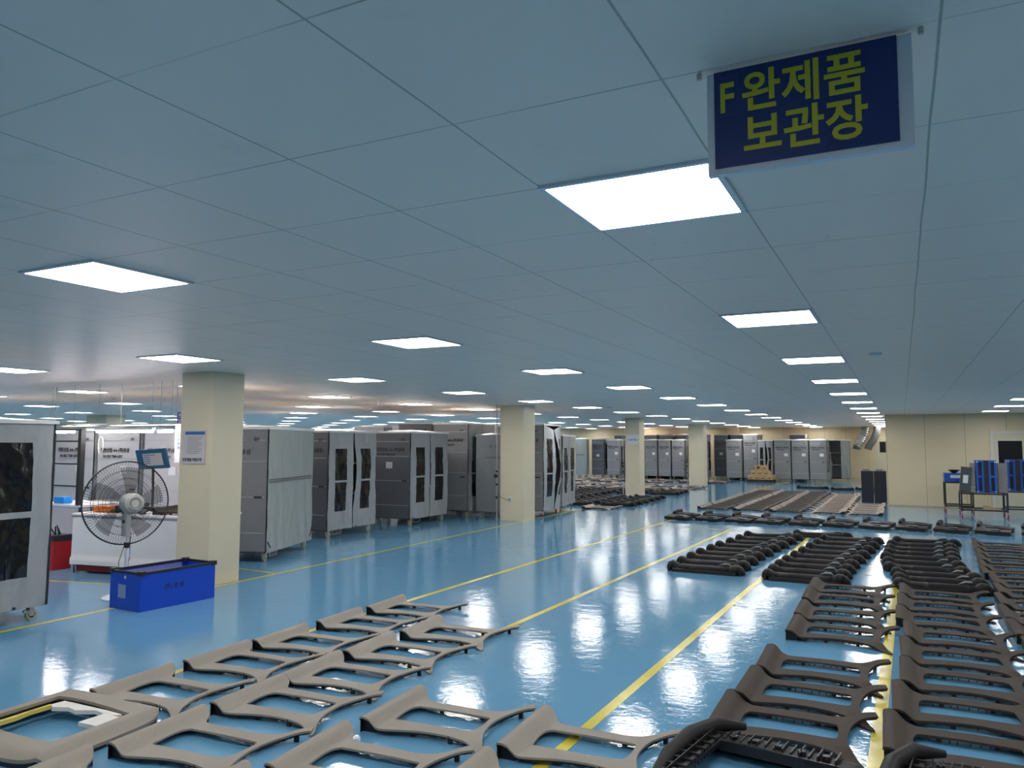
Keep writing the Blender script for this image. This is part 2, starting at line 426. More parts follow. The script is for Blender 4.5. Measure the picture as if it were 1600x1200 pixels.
def trim_profile(rollh, flat):
    def zf(x, y):
        if x < .17:
            if x < .012: z = rollh-.012+x
            elif x < .066: z = rollh-.006*((x-.04)/.028)**2
            else: z = rollh-.006+(flat-rollh+.006)*sm(.060, .135, x)
            return z
        z = flat+.034*sm(.70, .90, x)*sm(.5, .7, y)-.032*sm(.70, .80, x)*sm(.10, -.04, y)
        # soft crown and an edge lip near the spine
        return z+.004*sin(min(1, max(0, (x-.17)/.55))*pi)
    return zf
def build_trim(name, hole, m, rollh=.096, flat=.043, out=None):
    zf = trim_profile(rollh, flat); outer = cr(out or OUT_B, 4); big = out is None; hl = cr(hole, 4)
    ex = [(x, y*.02) for x in (.012, .03, .052, .075, .095, .115, .135, .155, .17, .19) for y in range(0, 37)]
    ex += [(.2+i*.035, .0+j*.035) for i in range(20) for j in range(-2, 22)]
    root = empty(name)
    sk = obj('trim_skin', skin(outer, [hl], zf, ex), m, root, True)
    bm = B(); skirt(bm, offset(outer, .007), zf, .004, .028, 1, 3); skirt(bm, offset(hl, -.007), zf, .004, .016, 1, 4)
    # walls of the roll down to the floor and its end ribs
    box(bm, .006, .012, .006, .712, 0, rollh-.02)
    for y in (.03, .25, .48, .69): box(bm, .012, .10, y, y+.006, .0, rollh-.03)
    # inner carrier rail seen through the window, with small clips along the far bar
    rr = random.Random(5)
    for k in range(9 if big else 0): x = .24+k*.052+rr.uniform(-.008, .008); box(bm, x, x+.007, .468, .475, flat-.022-rr.uniform(0, .006), flat-.004)
    for k in range(8): x = .24+k*.060+rr.uniform(-.01, .01); box(bm, x, x+.007, .072, .079, flat-.026-rr.uniform(0, .008), flat-.004)
    obj('clip_frame', bm, M_back, root)
    for x, y in ((.34, .075), (.60, .06), (.30, .54), (.60, .535), (.82, .645), (.80, .03)):
        b2 = B(); box(b2, x-.014, x+.014, y-.008, y+.008, 0, zf(x, y)-.004); obj('support_clip', b2, M_back, root)
    return root
HOLE_A = [(.150, .185, 'c'), (.135, .32), (.140, .415), (.17, .458), (.21, .464), (.45, .456), (.665, .450), (.692, .43), (.698, .32), (.685, .215), (.65, .186), (.55, .176), (.40, .176), (.26, .182)]
HOLE_B = [(.185, .185), (.165, .215), (.16, .36), (.175, .45), (.22, .482), (.45, .478), (.68, .470), (.712, .44), (.722, .33), (.72, .235), (.69, .205), (.55, .200), (.36, .196)]
T_taupe = build_trim('interior_body_panel', HOLE_A, M_taupe, out=OUT_A)
T_brown = build_trim('interior_body_panel', HOLE_B, M_brown, .098, .043)
T_char = build_trim('interior_body_panel', HOLE_B, M_char, .10, .05)
T_umber = build_trim('interior_body_panel', HOLE_B, M_umber, .088, .046)
for c in T_umber.children:                                # its rolled edge is a paler brown than the bars
    if c.name.startswith('trim_skin'):
        c.data.materials.append(M_roll)
        for p in c.data.polygons:
            if p.center.x < .15: p.material_index = 1
T_beige = build_trim('interior_body_panel', HOLE_B, M_beige, .088, .046)
USED = set()
FIT = .955
def place(T, x, y, rz, label, cat, group, z=0., s=(1, 1, 1)):
    o = T if T.name not in USED else copy_tree(T); USED.add(T.name)
    o.location = (x, y, z); o.rotation_euler = (0, 0, radians(rz)); o.scale = s
    return tag(o, label, cat, group)
def lay(T, pts, label, group, cat='trim panel', jit=.8, s=(1, 1, 1), rz=.8):
    """pts run from far to near"""
    n = len(pts)
    for i, (x, y) in enumerate(pts):
        place(T, x+.72*sin(radians(rz)), y, rz+R.uniform(-jit, jit), label % (ORD[n-1-i]+' from the near end'), cat, group, s=(s[0], s[1]*FIT, s[2]))
G1 = 'taupe trim panels on the floor at left'
lay(T_taupe, [(-5.04, 6.52), (-5.06, 5.78), (-5.06, 4.98), (-5.07, 4.28), (-5.05, 3.50)], 'taupe trim panel with one window, %s, leftmost of the taupe columns', G1, s=(.95, .985, 1), rz=4.5)
lay(T_taupe, [(-4.14, 5.83), (-4.17, 5.08), (-4.16, 4.36), (-4.12, 3.69), (-4.08, 2.94), (-4.12, 2.18)], 'taupe trim panel with one window, %s, second taupe column from left', G1, rz=4.5)
lay(T_taupe, [(-3.08, 3.91), (-3.09, 3.13), (-3.17, 2.42)], 'taupe trim panel with one window, %s, third taupe column from left', G1, rz=4.5)
lay(T_taupe, [(-2.13, 3.93), (-2.14, 3.17)], 'taupe trim panel with one window, %s, rightmost taupe column', G1, rz=3.5)
G2 = 'brown trim panels on the floor at right'
lay(T_brown, [(-1.06, 9.84), (-1.05, 9.12), (-1.03, 8.26), (-1.01, 7.46)], 'brown trim panel, %s, short stack in front of the black trims', G2, s=(1, 1.04, 1))
lay(T_brown, [(-1.06, 6.18), (-1.09, 5.47), (-1.12, 4.80)], 'brown trim panel, %s, three-panel block left of yellow line', G2)
lay(T_brown, [(-.09, 9.92), (-.11, 9.20), (-.12, 8.47), (-.05, 7.72), (-.07, 7.0), (-.08, 6.28), (-.12, 5.57), (-.16, 4.86)], 'brown trim panel, %s, long column right of yellow line', G2)
lay(T_brown, [(1.06, 15.6), (1.03, 14.9), (1.0, 14.1), (.97, 13.35), (.93, 12.6), (.9, 11.95), (.95, 11.2), (.93, 10.5), (.88, 9.75), (.84, 9.0), (.84, 8.25), (.88, 7.5)],
    'brown trim panel, %s, column at the right edge', G2)
# charcoal row across the aisle
tw = empty('twin_bar_panel')
o_ = [Vector(p) for p in ((0, 0), (.66, -.12), (.70, .30), (.45, .375), (.20, .45), (.20, .60), (.46, .535), (.73, .46), (.76, .72), (.45, .86), (.14, 1.02), (.05, .98), (.03, .5))]
ha = [Vector(p) for p in ((.27, .13), (.48, .09), (.49, .22), (.28, .27))]; hb = [Vector(p) for p in ((.36, .66), (.62, .58), (.63, .66), (.37, .76))]
def zt(x, y): return .075+.02*sin(x*9+y*4)*.5+(.055*sm(.17, .05, x)*sm(.5, .7, y))+.02*sm(.45, .6, y)-.012*sm(.2, 0, y)
obj('panel_skin', skin(o_, [ha, hb], zt, [(i*.03, j*.03) for i in range(27) for j in range(-4, 35)], .02), M_char, tw, True)
bm = B()
for a, b in ((o_[0], o_[1]), (o_[1], o_[2]), (o_[6], o_[7]), (o_[7], o_[8]), (o_[3], o_[4]), (o_[12], o_[0])): 
    a, b = a.lerp(Vector((.35, .4)), .03), b.lerp(Vector((.35, .4)), .03); bar(bm, (a.x, a.y, .04), (b.x, b.y, .04), .01, .06)
obj('side_flange', bm, M_back, tw)
bm = B(); tube(bm, [(.06, .55, .10), (.07, .75, .115), (.10, 1.0, .12)], [.04, .05, .045], 12); obj('rolled_end', bm, M_char, tw, True)
for i, (x, s_) in enumerate(zip((-5.06, -4.35, -3.66, -3.01, -2.29, -1.60, -.88, -.18, .51, 1.24, 2.02), (1, 1, 1, 1, 1.02, 1.02, 1, 1, 1.05, 1.05, 1))):
    place(tw, x, 17.95+.03*(i % 2), -5+R.uniform(-1, 1), 'charcoal twin bar panel, %s from the left in the row across the aisle' % ORD[i], 'trim panel', 'charcoal panels in a row across the aisle', s=(.86*s_, 1, 1.1))
# far block
G3 = 'trim panels in the far block'
for c, (x0, x1, T, nm, y1, m) in enumerate([(-5.05, -5.05, T_umber, 'first', 30., 0), (-4.10, -4.12, T_umber, 'second', 30., 0), (-3.16, -3.2, T_umber, 'third', 30.5, 0), (-2.2, -2.2, T_beige, 'fourth', 29.0, 1), (-1.35, -1.35, T_beige, 'fifth', 24.8, 1)]):
    ys = []; y = 21.25+.1*(c > 2)
    while y < y1: ys.append(y); y += .76 if c > 2 else .72
    for i, y in enumerate(ys):
        x = x0+(x1-x0)*i/len(ys)+R.uniform(-.02, .02)
        o = place(T, x+(.88 if m else 0), y, R.uniform(-1.5, 1.5), '%s trim panel in the far block, %s from the front, %s column from left' % ('beige' if m else 'dusty brown', ORD[i], nm), 'trim panel', G3, s=(-1 if m else 1, .95, 1))
# left block of piles behind the pillars
G4 = 'brown trims heaped behind the pillars'
place(T_beige, -7.86, 19.75, 0, 'light beige trim panel at the near edge of the pile by the trolley', 'trim panel', G4)
k = 0
for y in (28.9, 29.8, 30.7, 31.6, 32.6, 34.6, 35.5, 36.4):
    for i, x in enumerate((-8.1, -9.3, -10.5, -11.7, -12.9, -14.1)):
        if -9.4 < x < -7.5 and 32.4 < y < 34.9: continue
        T = (T_umber, T_brown, T_beige, T_brown)[(i+k*3) % 4]; k += 1
        place(T, x+R.uniform(-.12, .12), y, R.uniform(-9, 9), 'loose %s trim panel, %s from right, %s heap row behind pillars' % ({T_umber: 'grey brown', T_brown: 'dark brown', T_beige: 'beige'}[T], ORD[i], ORD[int((y-28.9)/.89)]), 'trim panel', G4)

# long black trims with a rounded cup at each end
def build_long():
    root = empty('long_end_cover')
    st = [(0, .015, .03, .05), (.015, .06, .085, .045), (.045, .085, .12, .035), (.09, .09, .130, .02), (.13, .085, .118, .01), (.16, .070, .098, 0), (.20, .074, .092, -.01), (.28, .082, .092, -.02), (.40, .082, .094, -.02), (.60, .082, .096, -.02), (.78, .086, .098, -.02),
          (.86, .084, .100, -.02), (.895, .076, .100, -.02), (.915, .088, .118, -.025), (.95, .10, .132, -.03), (1.0, .098, .130, -.035), (1.05, .08, .108, -.04), (1.08, .05, .07, -.045), (1.095, .012, .03, -.045)]
    bm = B(); rings = []; n = 14
    for x, w, h, yc in st:
        ring = []
        for k in range(n+1):
            a = pi*k/n; cy = cos(a)*.86; sz = sin(a)
            ring.append(bm.verts.new((x, yc+w*1.35*abs(cy)**.8*(1 if cy > 0 else -1), .012+(h-.012)*abs(sz)**.7)))
        rings.append(ring)
    for A, C in zip(rings, rings[1:]):
        for k in range(n): bm.faces.new((A[k], C[k], C[k+1], A[k+1]))
    for A in rings[3:-3:4]: bm.faces.new(A)
    bm.faces.new(rings[0]); bm.faces.new(rings[-1][::-1])
    obj('trim_shell', bm, M_jet, root, True)
    bm = B(); z0 = .086
    v = [bm.verts.new(p) for p in ((.70, .0, z0+.006), (.735, .20, z0-.01), (.885, .20, z0-.01), (.90, .0, z0+.010), (.79, .10, z0+.042), (.86, .10, z0+.042), (.79, .0, z0+.036), (.86, .0, z0+.036))]
    for f in ((0, 1, 4, 6), (1, 2, 5, 4), (2, 3, 7, 5), (6, 4, 5, 7)): bm.faces.new([v[i] for i in f])
    obj('grey_pad', bm, M_pad, root)
    bm = B()
    for x, w in ((.05, .09), (.15, .06), (.93, .07), (1.0, .06)): box(bm, x, x+.03, -.13, w, 0, .05)
    box(bm, .12, .98, -.165, -.15, 0, .04); box(bm, .12, .98, -.165, -.05, .036, .042); box(bm, .55, .98, .0, .13, .03, .06)
    obj('lower_flange', bm, M_back, root)
    return root
T_long = build_long()
G5 = 'long black trims lying in front of the brown panels'
def lng(x, y, rz, label, g=G5, s=1.): place(T_long, x, y, rz, label, 'trim', g, s=(s, 1, 1))
for i, (x, y) in enumerate([(-3.03, 10.85), (-3.03, 11.35), (-3.02, 11.88), (-3.0, 12.4), (-2.95, 12.92), (-2.92, 13.45), (-2.85, 14.0), (-2.80, 14.6), (-2.76, 15.25)]):
    lng(x, y, R.uniform(-1, 1), 'long black trim with rounded ends, %s from the front, left column of three' % ORD[i])
lng(-1.95, 15.9, 0, 'long black trim lying crosswise behind the left black column')
for i, (x, y) in enumerate([(-1.72, 10.72), (-1.72, 11.2), (-1.70, 11.7), (-1.67, 12.2), (-1.62, 12.75), (-1.57, 13.35), (-1.52, 14.0), (-1.47, 14.65), (-1.42, 15.35)]):
    lng(x, y, R.uniform(-1, 1), 'long black trim with rounded ends, %s from the front, middle column of three' % ORD[i])
for i, (x, y) in enumerate([(-.16, 10.80), (-.17, 11.25), (-.20, 11.7), (-.30, 12.2), (-.32, 12.75), (-.36, 13.3), (-.33, 13.85), (-.32, 14.4), (-.30, 15.0), (-.22, 15.65)]):
    lng(x, y, R.uniform(-1, 1), 'long black trim with rounded ends, %s from the front, right column of three' % ORD[i])
G6 = 'long dark trims left of the far aisle'
for c in range(4):
    for i in range(11):
        x = -7.85-c*1.18-.02*i; y = 21.2+i*.68+(.3 if c > 1 else 0)-(.3*c)
        if -9.7 < x < -7.7 and 24.8 < y < 26.2: continue
        if x < -8. and y < 20.9: continue
        lng(x, y, R.uniform(-3, 3), 'long dark trim, %s from the front, %s column beyond the trolleys' % (ORD[i], ORD[c]), G6)
for i, (x, y) in enumerate([(-3.9, 33.4), (-2.55, 32.6), (-1.7, 33.2)]):
    lng(x, y, R.uniform(-12, 12), ['dark trim lying alone on the far aisle floor', 'dark trim behind the far block, middle one of three', 'dark trim behind the far block, rightmost of three'][i], 'stray dark trims behind the far block', s=(1.2 if i == 0 else .8))

# square tailgate trims
def tailgate(name, loc, rz, m, label, dark=False, sc=(1, 1, 1)):
    root = empty(name, loc, rz, label, 'tailgate trim'); root.scale = sc
    o_ = cr([(0, .06), (.02, .0), (.2, -.02), (.46, -.03), (.72, -.02), (.90, .02), (.93, .10), (.93, .55), (.90, .78), (.80, .84), (.62, .80), (.46, .83), (.2, .90), (.06, .90), (0, .82), (-.02, .45)], 5)
    h = cr([(.13, .17), (.12, .2), (.13, .62), (.17, .68), (.5, .68), (.76, .66), (.80, .62), (.80, .2), (.76, .15), (.45, .13)], 5)
    sl = [Vector(p) for p in ((.30, .03), (.42, .03), (.42, .065), (.30, .065))]
    def zf(x, y):
        e = min(x+.02, .93-x, y+.03, .88-y); return .05+.05*sm(0, .07, e)+.008*sin(x*5)
    ex = [(i*.025, j*.025) for i in range(38) for j in range(-1, 37)]
    obj('trim_skin', skin(o_, [h, sl], zf, ex, .02), m, root, True)
    bm = B(); skirt(bm, offset(o_, .008), zf, .008, .1); skirt(bm, offset(h, -.01), zf, .004, .05, 1, 9)
    obj('clip_frame', bm, M_back, root)
    rr = random.Random(3)
    if not dark:
        for pts, mm in (([(.16, .22), (.19, .21), (.20, .35), (.185, .45), (.20, .58), (.16, .6)], M_yfoam), ([(.17, .60), (.24, .55), (.33, .60), (.42, .58), (.55, .62), (.70, .60), (.76, .64), (.6, .66), (.2, .67)], M_foam), ([(.62, .45), (.79, .44), (.79, .60), (.64, .61)], M_foam)):
            bm = B(); a = [bm.verts.new((x, y, .085+rr.uniform(-.004, .004))) for x, y in pts]; f = bm.faces.new(a)
            r = bmesh.ops.extrude_face_region(bm, geom=[f])
            for v in r['geom']:
                if isinstance(v, bmesh.types.BMVert): v.co.z -= .025
            obj('foam_pad', bm, mm, root)
    else:
        bm = B()
        for i in range(22): box(bm, .05+i*.038, .056+i*.038, .01, .13, .07, .112+.012*(i % 3)); 
        for i in range(17): box(bm, .01, .12, .05+i*.046, .056+i*.046, .07, .110+.014*(i % 2))
        box(bm, .02, .90, .055, .062, .06, .13); box(bm, .055, .062, .03, .84, .06, .135)
        for i in range(8): cyl(bm, (.10+i*.1, .10, .09), .018, .045, 10)
        for i in range(14): box(bm, .14+i*.048, .148+i*.048, .70, .83, .07, .115+.01*(i % 2))
        for i in range(5): box(bm, .17+i*.13, .21+i*.13, .72, .76, .08, .125, bevel=.006)
        box(bm, .09, .115, .12, .74, .06, .115); box(bm, .12, .80, .675, .69, .05, .105); box(bm, .12, .80, .16, .175, .05, .10)
        obj('stiffening_ribs', bm, M_back, root)
        bm = B(); pts = [(-.02, .1, .06), (-.05, .35, .09), (-.03, .62, .12), (.05, .84, .13), (.2, .92, .12)]
        tube(bm, pts, [.03, .045, .05, .045, .02], 10); obj('rolled_edge', bm, m, root, True)
    return root
tailgate('tailgate_panel', (-5.08, 2.60, 0), radians(3), M_taupe, 'square taupe tailgate trim with torn foam around its opening', sc=(1, 1, 1))
tailgate('tailgate_panel', (-1.18, 3.86, 0), radians(-8), M_char, 'upturned black ribbed trim in front of three brown panels', True, sc=(.95, 1, 1))
tailgate('tailgate_panel', (-.13, 3.95, 0), radians(-6), M_char, 'upturned black ribbed trim at the foot of the long brown column', True, sc=(.95, .98, 1))

# ------------------------------------------------------------------ covered trolleys
def cloth(y0, y1, z0, z1, holes, disp, ny=30, nz=64):
    ys = sorted({round(y0+(y1-y0)*i/ny, 4) for i in range(ny+1)} | {round(v, 4) for h in holes for v in h[:2]})
    zs = sorted({round(z0+(z1-z0)*i/nz, 4) for i in range(nz+1)} | {round(v, 4) for h in holes for v in h[2:]})
    A, Pn = B(), B(); ca, cp = {}, {}
    def vert(bm, c, i, j):
        if (i, j) not in c: c[i, j] = bm.verts.new(disp(ys[i], zs[j]))
        return c[i, j]
    for i in range(len(ys)-1):
        for j in range(len(zs)-1):
            cy, cz = (ys[i]+ys[i+1])/2, (zs[j]+zs[j+1])/2
            h = any(a < cy < b and c < cz < d for a, b, c, d in holes)
            bm, c = (Pn, cp) if h else (A, ca)
            bm.faces.new([vert(bm, c, *q) for q in ((i, j), (i+1, j), (i+1, j+1), (i, j+1))])
    return A, Pn
def caster(root, x, y, wheel=M_wheel, turn=0.):
    o = B(); box(o, x-.03, x+.03, y-.035, y+.035, .125, .135); box(o, x-.028, x-.022, y-.03, y+.02, .04, .126); box(o, x+.022, x+.028, y-.03, y+.02, .04, .126)
    box(o, x-.012, x+.012, y-.075, y-.03, .075, .105)
    c = obj('caster', o, M_steel, root)
    w = B(); tube(w, [(x-.018, y, .055), (x+.018, y, .055)], .055, 20)
    wo = obj('wheel', w, wheel, c)
    h = B(); tube(h, [(x-.021, y, .055), (x+.021, y, .055)], .034, 14); obj('wheel_hub', h, M_rub, c)
def trolley(N, Fp, W=.95,  H=2.0, style='window', side=M_gray, seed=1, lab='', words=('대원산업 ↔ (주)유성', 'RR SIDE TRIM ASSY'), text_on=True, group='covered trolleys', wheel=M_wheel, label_at=.5, name='covered_trolley'):
    N = Vector((*N, 0)); d = Vector((*Fp, 0))-N; L = d.length; rz = math.atan2(d.y, d.x)-pi/2
    root = empty(name, N, rz, lab, 'trolley', group)
    Z0 = .15
    # frame
    bm = B(); t = .028
    for x in (-t/2, -W+t/2):
        for y in (t/2, L-t/2): bar(bm, (x-.004, y, .135), (x-.004, y, H-.02), t)
    for z in (.15, H-.03):
        for a, b in (((-.014, 0, z), (-.014, L, z)), ((-W+.014, 0, z), (-W+.014, L, z)), ((0, t/2, z), (-W, t/2, z)), ((0, L-t/2, z), (-W, L-t/2, z))): bar(bm, a, b, t)
    obj('frame', bm, M_bsteel, root)
    for z in (.78, 1.36):
        bm = B(); box(bm, -W+.03, -.035, .03, L-.03, z, z+.022); obj('shelf', bm, M_seam, root)
    # side, back and far covers
    ns = Vector((seed*3.1, seed*1.7, 0))
    bm = B(); n = 8
    def sheet(fn):
        g = [[bm.verts.new(fn(i/n, j/14)) for j in range(15)] for i in range(n+1)]
        for i in range(n):
            for j in range(14): bm.faces.new((g[i][j], g[i+1][j], g[i+1][j+1], g[i][j+1]))
    wv = lambda u, v: .006*noise.noise(Vector((u*2.5, v*2.5, seed)))
    sheet(lambda u, v: (-W+u*(W-.004), -.006+wv(u, v), Z0+v*(H-Z0-.01)))
    o = obj('side_cover', bm, side, root, True); bm = B()
    sheet(lambda u, v: (-.004-u*(W-.004), L+.006+wv(u, v), Z0+v*(H-Z0-.01))); obj('side_cover', bm, side, root, True); bm = B()
    sheet(lambda u, v: (-W-.004, u*L, Z0+v*(H-Z0-.01))); obj('back_cover', bm, side, root, True)
    bm = B()
    for z in ([.42, .95, 1.48, 1.80] if H < 2.2 else [.50, 1.05, 1.55, 2.05]): box(bm, -W+.03, -.035, -.0135, -.0115, z, z+.012)
    obj('seam_strip', bm, M_seam, root)
    if style != 'net':
        bm = B(); box(bm, -.2, -.07, -.0155, -.0130, 1.0-.06, 1.0-.03); obj('latch_strap', bm, M_ink, root)
    if text_on:
        tz = 1.60 if H < 2.2 else 1.82
        text(words[0], .085, M_ink, root, (-W*.92, -.0145, tz), NY, .003, name='lettering', sx=min(1, W*.8/.78))
        text(words[1], .062, M_ink, root, (-W*.86, -.0145, tz-.10), NY, .0022, name='lettering', sx=min(1, W*.9))
        text('SH', .07, M_ink, root, (-.22, -.0145, H-.2), NY, .002, name='lettering')
        bm = B(); box(bm, -W*label_at-.085, -W*label_at+.085, -.0155, -.0125, 1.22, 1.36); obj('paper_label', bm, M_paper, root)
    # top sheet
    bm = B(); nn = 12; g = []
    for i in range(nn+1):
        for j in range(nn+1): pass
    g = [[bm.verts.new((-W-.02+(W+.05)*i/nn, -.02+(L+.04)*j/nn, H+.004+.045*sin(pi*i/nn)*sin(pi*j/nn)+.008*noise.noise(Vector((i*.6, j*.6, seed))))) for j in range(nn+1)] for i in range(nn+1)]
    for i in range(nn):
        for j in range(nn): bm.faces.new((g[i][j], g[i+1][j], g[i+1][j+1], g[i][j+1]))
    r = bmesh.ops.extrude_edge_only(bm, edges=[e for e in bm.edges if e.is_boundary])
    for v in r['geom']:
        if isinstance(v, bmesh.types.BMVert): v.co.z = H-.032
    obj('top_cover', bm, M_canopy, root, True)
    # front
    def fold(y, z, amp=1.):
        v = (z-Z0)/(H-Z0)
        f = .022*noise.noise(Vector((y*6+z*1.3, z*1.1, seed)))+.012*noise.noise(Vector((y*14-z*3, z*2.5, seed+5)))
        f += .010*sin((y*22+v*6+seed)*1.0)*(1-v)+.007*noise.noise(Vector((y*15+z*8, z*4-y*5, seed)))+.004*noise.noise(Vector((y*34+z*15, z*7-y*9, seed)))
        return .014+amp*f*min(1, (1-v)*5)
    if style in ('window', 'open', 'ajar'):
        for s in (0, 1):
            y0, y1 = (0, L/2-.006) if s == 0 else (L/2+.006, L)
            hw = (y1-y0); a, b = (y0+hw*.27, y0+hw*.73) if s == 0 else (y0+hw*.27, y0+hw*.73)
            top = H-.34; holes = [(a, b, .48, 1.02), (a, b, 1.06, top)]
            if style == 'window' and seed == 3: a, b = (y0+.24, y1-.03) if s == 0 else (y0+.03, y1-.22); holes = [(a, b, .44, 1.02), (a, b, 1.08, 1.76)]
            if seed == 3 and s == 1: y1 = L-.03; b = y1-.21; holes = [(a, b, .44, 1.02), (a, b, 1.08, 1.76)]
            def disp(y, z, s=s, y0=y0, y1=y1):
                v = (z-Z0)/(H-Z0); k = ((y-y0)/(y1-y0)); k = k if s == 0 else 1-k     # 1 at the middle
                dy = 0; dx = fold(y, z)
                pull = (.02+.10*sin(pi*min(1, (1-v)*1.15))**2)*k
                if style == 'window' and s == 1: dy += pull*(.8 if seed % 2 else .25)
                if style == 'open':
                    dy += (1 if s else -1)*k*(.02+.30*sin(pi*min(1, (1-v)*1.0))**1.2)*.55; dx += .12*k*sin(pi*(1-v))+.03*k
                    z -= .12*k*(v**6)
                return (dx, y+dy, z)
            c, p = cloth(y0, y1, Z0-.01, H-.02, holes, disp)
            fo = obj('front_flap', c, M_flap, root, True); obj('window_pane', p, M_pane, fo, True)
    elif style == 'plain':
        c, p = cloth(0, L, Z0-.02, H-.03, [], lambda y, z: (fold(y, z, .45), y, z), 40, 50)
        p.free(); obj('front_cover', c, M_flapg, root, True)
        bm = B(); box(bm, .024, .03, .02, L-.1, 1.17, 1.19); box(bm, .024, .03, .02, L-.1, 1.205, 1.225); obj('zip', bm, M_gray2, root)
        bm = B(); bar(bm, (.03, .01, .30), (.03, .11, .20), .012); bar(bm, (.03, L-.11, .2), (.03, L-.02, .36), .012); obj('strap', bm, M_ink, root)
    elif style == 'empty_open':
        for s in (0, 1):
            def disp(y, z, s=s):
                v = (z-Z0)/(H-Z0)
                if s == 0: return (.04+fold(y, z), .0+(y)*(.22+.75*(1-v)**.7 if v > .45 else .9-.5*(.45-v)), z)
                return (.03+fold(y, z), y, z)
            c, p = cloth(0 if s == 0 else L*.62, .28 if s == 0 else L, Z0, H-.03, [], disp, 14, 30); p.free()
            obj('front_flap', c, M_flapg, root, True)
    if style in ('window', 'plain'):
        bm = B(); tube(bm, [(-.03, .2, .135), (-.03, .2, .06), (-.03, .45, .06), (-.03, .45, .135)], .008, 6); obj('foot_bar', bm, M_steel, root)
    for x, y in ((-.07, .12), (-.07, L-.12), (-W+.07, .12), (-W+.07, L-.12)): caster(root, x, y, wheel)
    return root
trolley((-7.76, 3.38), (-7.74, 4.93), .98, 1.98, 'window', M_flap, 3, 'grey covered trolley with black vinyl window, nearest, at the left edge', text_on=False)
trolley((-8.48, 8.66), (-9.02, 10.25), 1.12, 2.0, 'plain', M_gray, 2, 'silver-grey trolley with plain zipped front just behind the first pillar')
trolley((-9.56, 11.3), (-9.62, 12.82), .95, 2.0, 'window', M_gray2, 5, 'grey trolley with two wrinkled window flaps, second past the first pillar')
trolley((-9.5, 13.9), (-9.52, 15.45), .98, 2.02, 'window', M_gray2, 8, 'grey trolley with two window flaps and lettered side, third past first pillar', label_at=.55)
trolley((-9.42, 16.25), (-9.5, 17.75), .95, 2.27, 'window', M_gray, 4, 'tall grey trolley left of the grey cloth rack by second pillar', label_at=.7)
trolley((-10.5, 16.3), (-10.5, 17.8), 1.0, 2.29, 'window', M_gray2, 6, 'tall grey trolley standing left of another tall one, mostly hidden')
trolley((-7.78, 17.06), (-7.9, 18.38), .9, 2.25, 'open', M_gray, 7, 'tall trolley with curtain flaps hanging open right behind second pillar', wheel=M_redw)
trolley((-7.92, 18.55), (-8.22, 20.15), .9, 2.0, 'window', M_gray, 10, 'lower pale trolley with two window flaps behind the open tall one')
# grey cloth rack beside pillar two
t = trolley((-9.28, 16.42), (-8.48, 16.46), .4, 1.98, 'plain', M_gray, 12, 'flat grey cloth rack with faint lettering left of second pillar', text_on=False, name='cloth_rack')
for ch in list(t.children):
    if ch.name.split('.')[0] in ('zip', 'strap', 'latch_strap'): bpy.data.objects.remove(ch)
    elif ch.name.startswith('front_cover'): ch.data.materials[0] = M_net
    elif ch.name.startswith('top_cover'): ch.data.materials[0] = M_net
text('가 · 용 · 구', .09, M_ink, t, (.05, .36, 1.66), PX, .001)
text('ALL RR FR LWR TRIM', .045, M_ink, t, (.05, .28, 1.42), PX, .001)
bm = B(); cyl(bm, (.04, .74, 1.02), .045, .03, 14, 'X'); obj('black_knob', bm, M_rub, t)
bm = B(); box(bm, .04, .07, .70, .84, 1.16, 1.20); obj('orange_tag', bm, M_orange, t)
# rows behind the work area and in the hall
proto = trolley((-10.55, 9.0), (-10.55, 10.5), 1.1, 2.0, 'window', mat('bright_silver_sheet', (.52, .50, .52), .3, bump=.3, bscale=3, var=.06), 15, 'silver-grey lettered trolley behind the fan, first left of the first pillar', label_at=.35)
def again(T, x, y, lab, rz=0, s=(1, 1, 1), g='covered trolleys'):
    o = copy_tree(T); o.location = (x, y, 0); o.rotation_euler = (0, 0, radians(rz)); o.scale = s; return tag(o, lab, 'trolley', g)
for i, x in enumerate((-11.78, -13.0, -14.22, -15.44, -16.66)):
    again(proto, x, 9.0, 'silver-grey lettered trolley behind the workbench, %s left of the first pillar' % ORD[i+1])
for i, (x, y) in enumerate([(-11.6, 12.2), (-12.9, 12.2), (-11.7, 14.4), (-13.0, 14.4), (-14.3, 12.2), (-12.4, 18.8), (-11.2, 18.8), (-10.0, 18.8), (-13.8, 18.8), (-15.2, 16.2), (-16.5, 16.2)]):
    again(proto, x, y, 'covered trolley in the hall behind the aisle trolleys, only its %s top showing' % ['white', 'pale', 'low', 'flat', 'hidden', 'tall bright', 'raised white', 'tall pale', 'tall distant', 'distant', 'farthest left'][i], s=(1, 1, 1.14 if y > 18 else 1))
# back row
bp = trolley((-4.72, 38.6), (-4.72, 40.1), .735, 2.0, 'window', M_gray, 21, 'pale grey lettered trolley, back row, first right of cardboard boxes', label_at=.28)
G7 = 'lettered trolleys along the back wall'
bp['group'] = G7
again(bp, -3.93, 38.6, 'pale grey lettered trolley, back row, second right of cardboard boxes', g=G7)
again(bp, -3.14, 38.6, 'pale grey lettered trolley, back row, third right of cardboard boxes', g=G7)
again(bp, -7.02, 38.8, 'pale grey lettered trolley, back row, left of the bright tall one', g=G7)
again(bp, -6.28, 38.9, 'bright tall lettered trolley just left of the cardboard boxes', s=(.9, 1, 1.13), g=G7)
for i, x in enumerate((-9.87, -10.58, -11.29)): again(bp, x, 38.9, 'grey lettered back-row trolley between third and fourth pillars, %s from right' % ORD[i], s=(.86, 1, 1), g=G7)
for i, x in enumerate((-12.2, -13.3)): again(bp, x, 38.9, 'grey lettered back-row trolley, %s left of the third pillar' % ORD[i], s=(.95, 1, 1), g=G7)
